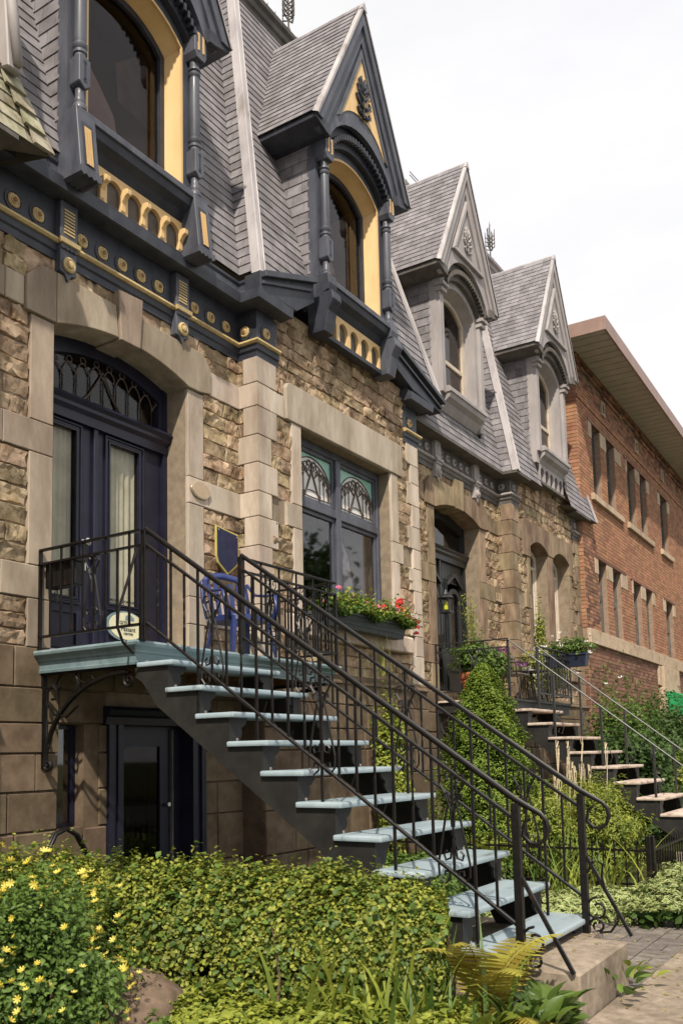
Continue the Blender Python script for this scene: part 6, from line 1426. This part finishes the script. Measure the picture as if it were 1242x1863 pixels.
for i,(x,y,h,lab) in enumerate(((16.9,-.9,3.0,'wispy rose canes reaching up the brick wall, left clump'),(18.6,-.9,2.8,'wispy rose canes reaching up the brick wall, middle clump'),(20.2,-.9,2.7,'wispy rose canes reaching up the brick wall, right clump'))):
    t = thing('rose_canes',lab,'shrub',(x,y,1.4)); q = MB(); pts = []; r = random.Random(40+i)
    for k_ in range(9):
        x2,h2_ = x+r.gauss(0,.35), h*r.uniform(.75,1.05); q.tube([(x,y,1.4),((x+x2)/2,y+.03,(1.4+h2_)/2),(x2,y,h2_)],[.008,.006,.003],4)
        for f in np.linspace(.25,1,16): pts.append((x+(x2-x)*f+r.gauss(0,.07),y+r.gauss(0,.07),1.4+(h2_-1.4)*f+r.gauss(0,.05)))
    q.build('stem', M['bark'], t); leaves('foliage', np.array(pts*3)+rng.normal(size=(len(pts)*3,3))*.05, .055, M['leaf_mid'], t, (x,y,1.4)); 
    scatter(t,'flower',FW,[(x+r.gauss(0,.4),y-.1,2.3+r.gauss(0,.3)) for _ in range(3)],.10)
wf = shrub('airy bush covered in small white flowers on the far landing below the arched windows',(14.55,-.55,2.72),(.75,.30,.34),3600,.05,'leaf_yel','flowering_shrub','shrub',.2,z0=2.11,aspect=.4)
pp, dd = blob(90,(14.55,-.60,2.78),(.8,.34,.38),.7); scatter(wf,'flower',FW,[tuple(p) for p in pp],.075,.9)
w2 = shrub('white-flowered trailing plant in the navy trough',(14.15,-1.08,3.0),(.22,.42,.17),1500,.05,'leaf_mid','potted_plant','plant',.2,z0=2.86); pp, dd = blob(34,(14.15,-1.08,3.05),(.24,.46,.2),.8); scatter(w2,'flower',FW,[tuple(p) for p in pp],.07,.9)
pt = shrub('leafy plant in the terracotta pot',(11.95,-.42,2.72),(.34,.30,.26),2400,.06,'leaf_mid','potted_plant','plant',.2,z0=2.47)
vp = shrub('violet petunias beside the terracotta pot',(12.35,-.62,2.62),(.28,.22,.22),1300,.05,'leaf_mid','potted_plant','plant',.2,z0=2.35); pp, dd = blob(26,(12.38,-.66,2.68),(.3,.25,.22),.9); scatter(vp,'flower',FV,[tuple(p) for p in pp],.085,.9)
t = thing('cleome_plant','tall wispy pale green plant rising out of the terracotta pot','plant',(12.0,-.4,2.5)); q = MB(); pts = []
for k_ in range(6):
    x2,h2_ = 12.0+random.gauss(.05,.18), random.uniform(3.1,3.75); q.tube([(12.0,-.4,2.5),((12+x2)/2,-.42,3.0),(x2,-.42,h2_)],[.006,.005,.003],4)
    for f in np.linspace(.2,1,18): pts.append((12+(x2-12)*f,-.42,2.5+(h2_-2.5)*f))
q.build('stem', M['leaf_yel'], t); leaves('foliage', np.array(pts*4)+rng.normal(size=(len(pts)*4,3))*.05, .05, M['leaf_yel'], t, (12,-.4,2.5), aspect=.3)
t = shrub('climber with fresh leaves growing up the left arched window',(14.95,-.32,3.3),(.16,.10,.62),900,.05,'leaf_yel','climbing_plant','plant',.1,z0=2.6)
# window box geraniums
ger = thing('geraniums','red and pink geraniums overflowing the dark green window box','flowers',(8.85,-.47,2.90))
n = 5200; P_ = np.stack([rng.uniform(7.95,9.78,n), -.48+rng.normal(size=n)*.085, 2.93+np.abs(rng.normal(size=n))*.065],1); P_[:,2] += .05*np.sin(P_[:,0]*9); leaves('foliage', P_, .042, M['leaf_mid'], ger, (8.85,-.47,2.9), .7, .9)
n = 1500; P_ = np.stack([rng.uniform(8.1,9.75,n), -.50+rng.normal(size=n)*.09, 2.95+np.abs(rng.normal(size=n))*.09],1); leaves('bright_foliage', P_, .038, M['leaf_yel'], ger, (8.85,-.47,2.9), .7, .9)
scatter(ger,'flower_head',GR,[(x,-.56+random.gauss(0,.03),3.05+random.gauss(0,.025)) for x in (9.10,9.16,9.2,9.25,9.28,9.33,9.38,9.43,9.47,9.52,9.55,9.62)]+[(9.62,-.5,3.22),(9.60,-.5,3.19),(9.95,-.55,2.93),(9.98,-.52,2.86),(9.92,-.55,2.99)],.095,.3)
scatter(ger,'pink_flower_head',GP,[(8.95,-.56,3.06),(9.05,-.58,3.04),(9.30,-.60,3.08),(9.36,-.6,3.05),(9.82,-.57,3.01),(8.55,-.5,3.13),(8.2,-.5,3.05),(7.98,-.5,3.0),(8.75,-.52,3.08),(9.45,-.60,3.02),(9.86,-.55,2.98),(9.33,-.6,3.06),(7.6,-.9,3.05)],.075,.3)
# street trees across the road (they are what the windows mirror)
def tree(label, x, y, h, r_):
    t = thing('street_tree', label, 'tree', (x,y,0)); MB().tube([(x,y,0),(x+.1,y,h*.3),(x,y+.1,h*.55)],[.28,.2,.14],10).build('trunk', M['bark'], t)
    q = MB()
    for k_ in range(7): a = k_*.9; q.tube([(x,y,h*.35),(x+math.cos(a)*r_*.4,y+math.sin(a)*r_*.4,h*.6),(x+math.cos(a)*r_*.7,y+math.sin(a)*r_*.7,h*.8)],[.11,.07,.03],6)
    q.build('limb', M['bark'], t)
    pts = []
    for k_ in range(9):
        a = k_*.7; c = (x+math.cos(a)*r_*.5*random.random()*1.6, y+math.sin(a)*r_*.5, h*(.5+.4*random.random())); p, d = blob(900, c, (r_*.5,r_*.5,r_*.42), .3); pts.append(p)
    leaves('crown', np.concatenate(pts), .30, M['leaf_tree'], t, (x,y,0), .3)
tree('leafy street tree across the road, mirrored in the bay window', 27.0,-15.0, 9.5, 4.0)
tree('second leafy street tree across the road, mirrored in the door glass', 16.0,-21.0, 9.0, 3.8)

# fallen leaves and litter on the step, path and pavement
n = 150; P_ = np.stack([rng.uniform(4.9,8.5,n), rng.uniform(-4.9,-3.7,n), np.full(n,.012)],1); k_ = (P_[:,0] < 6.05) & (P_[:,1] > -4.12); P_[k_,2] = .258; k2 = (P_[:,1] > -4.12) & (P_[:,0] > 6.9); P_ = P_[~k2]
leaves('fallen_leaves', P_, .028, M['fern'], None, (0,0,0), 3.0, .6, spread=.25, kind='stuff', label='small dry fallen leaves on the step and paving', cat='leaves')

GROUPS = {'terraced_house':'stone terraced houses along the street','outdoor_staircase':'outdoor front staircases','iron_fence':'low iron picket fences','street_tree':'street trees across the road','hosta':'hostas in the foreground bed','rose_canes':'rose canes against the brick wall','fern':'ferns by the foot of the stairs'}
for o in list(COL.objects):
    if o.parent is None and 'label' in o and 'group' not in o:
        k_ = o.name.split('.')[0]
        if k_ in GROUPS: o['group'] = GROUPS[k_]
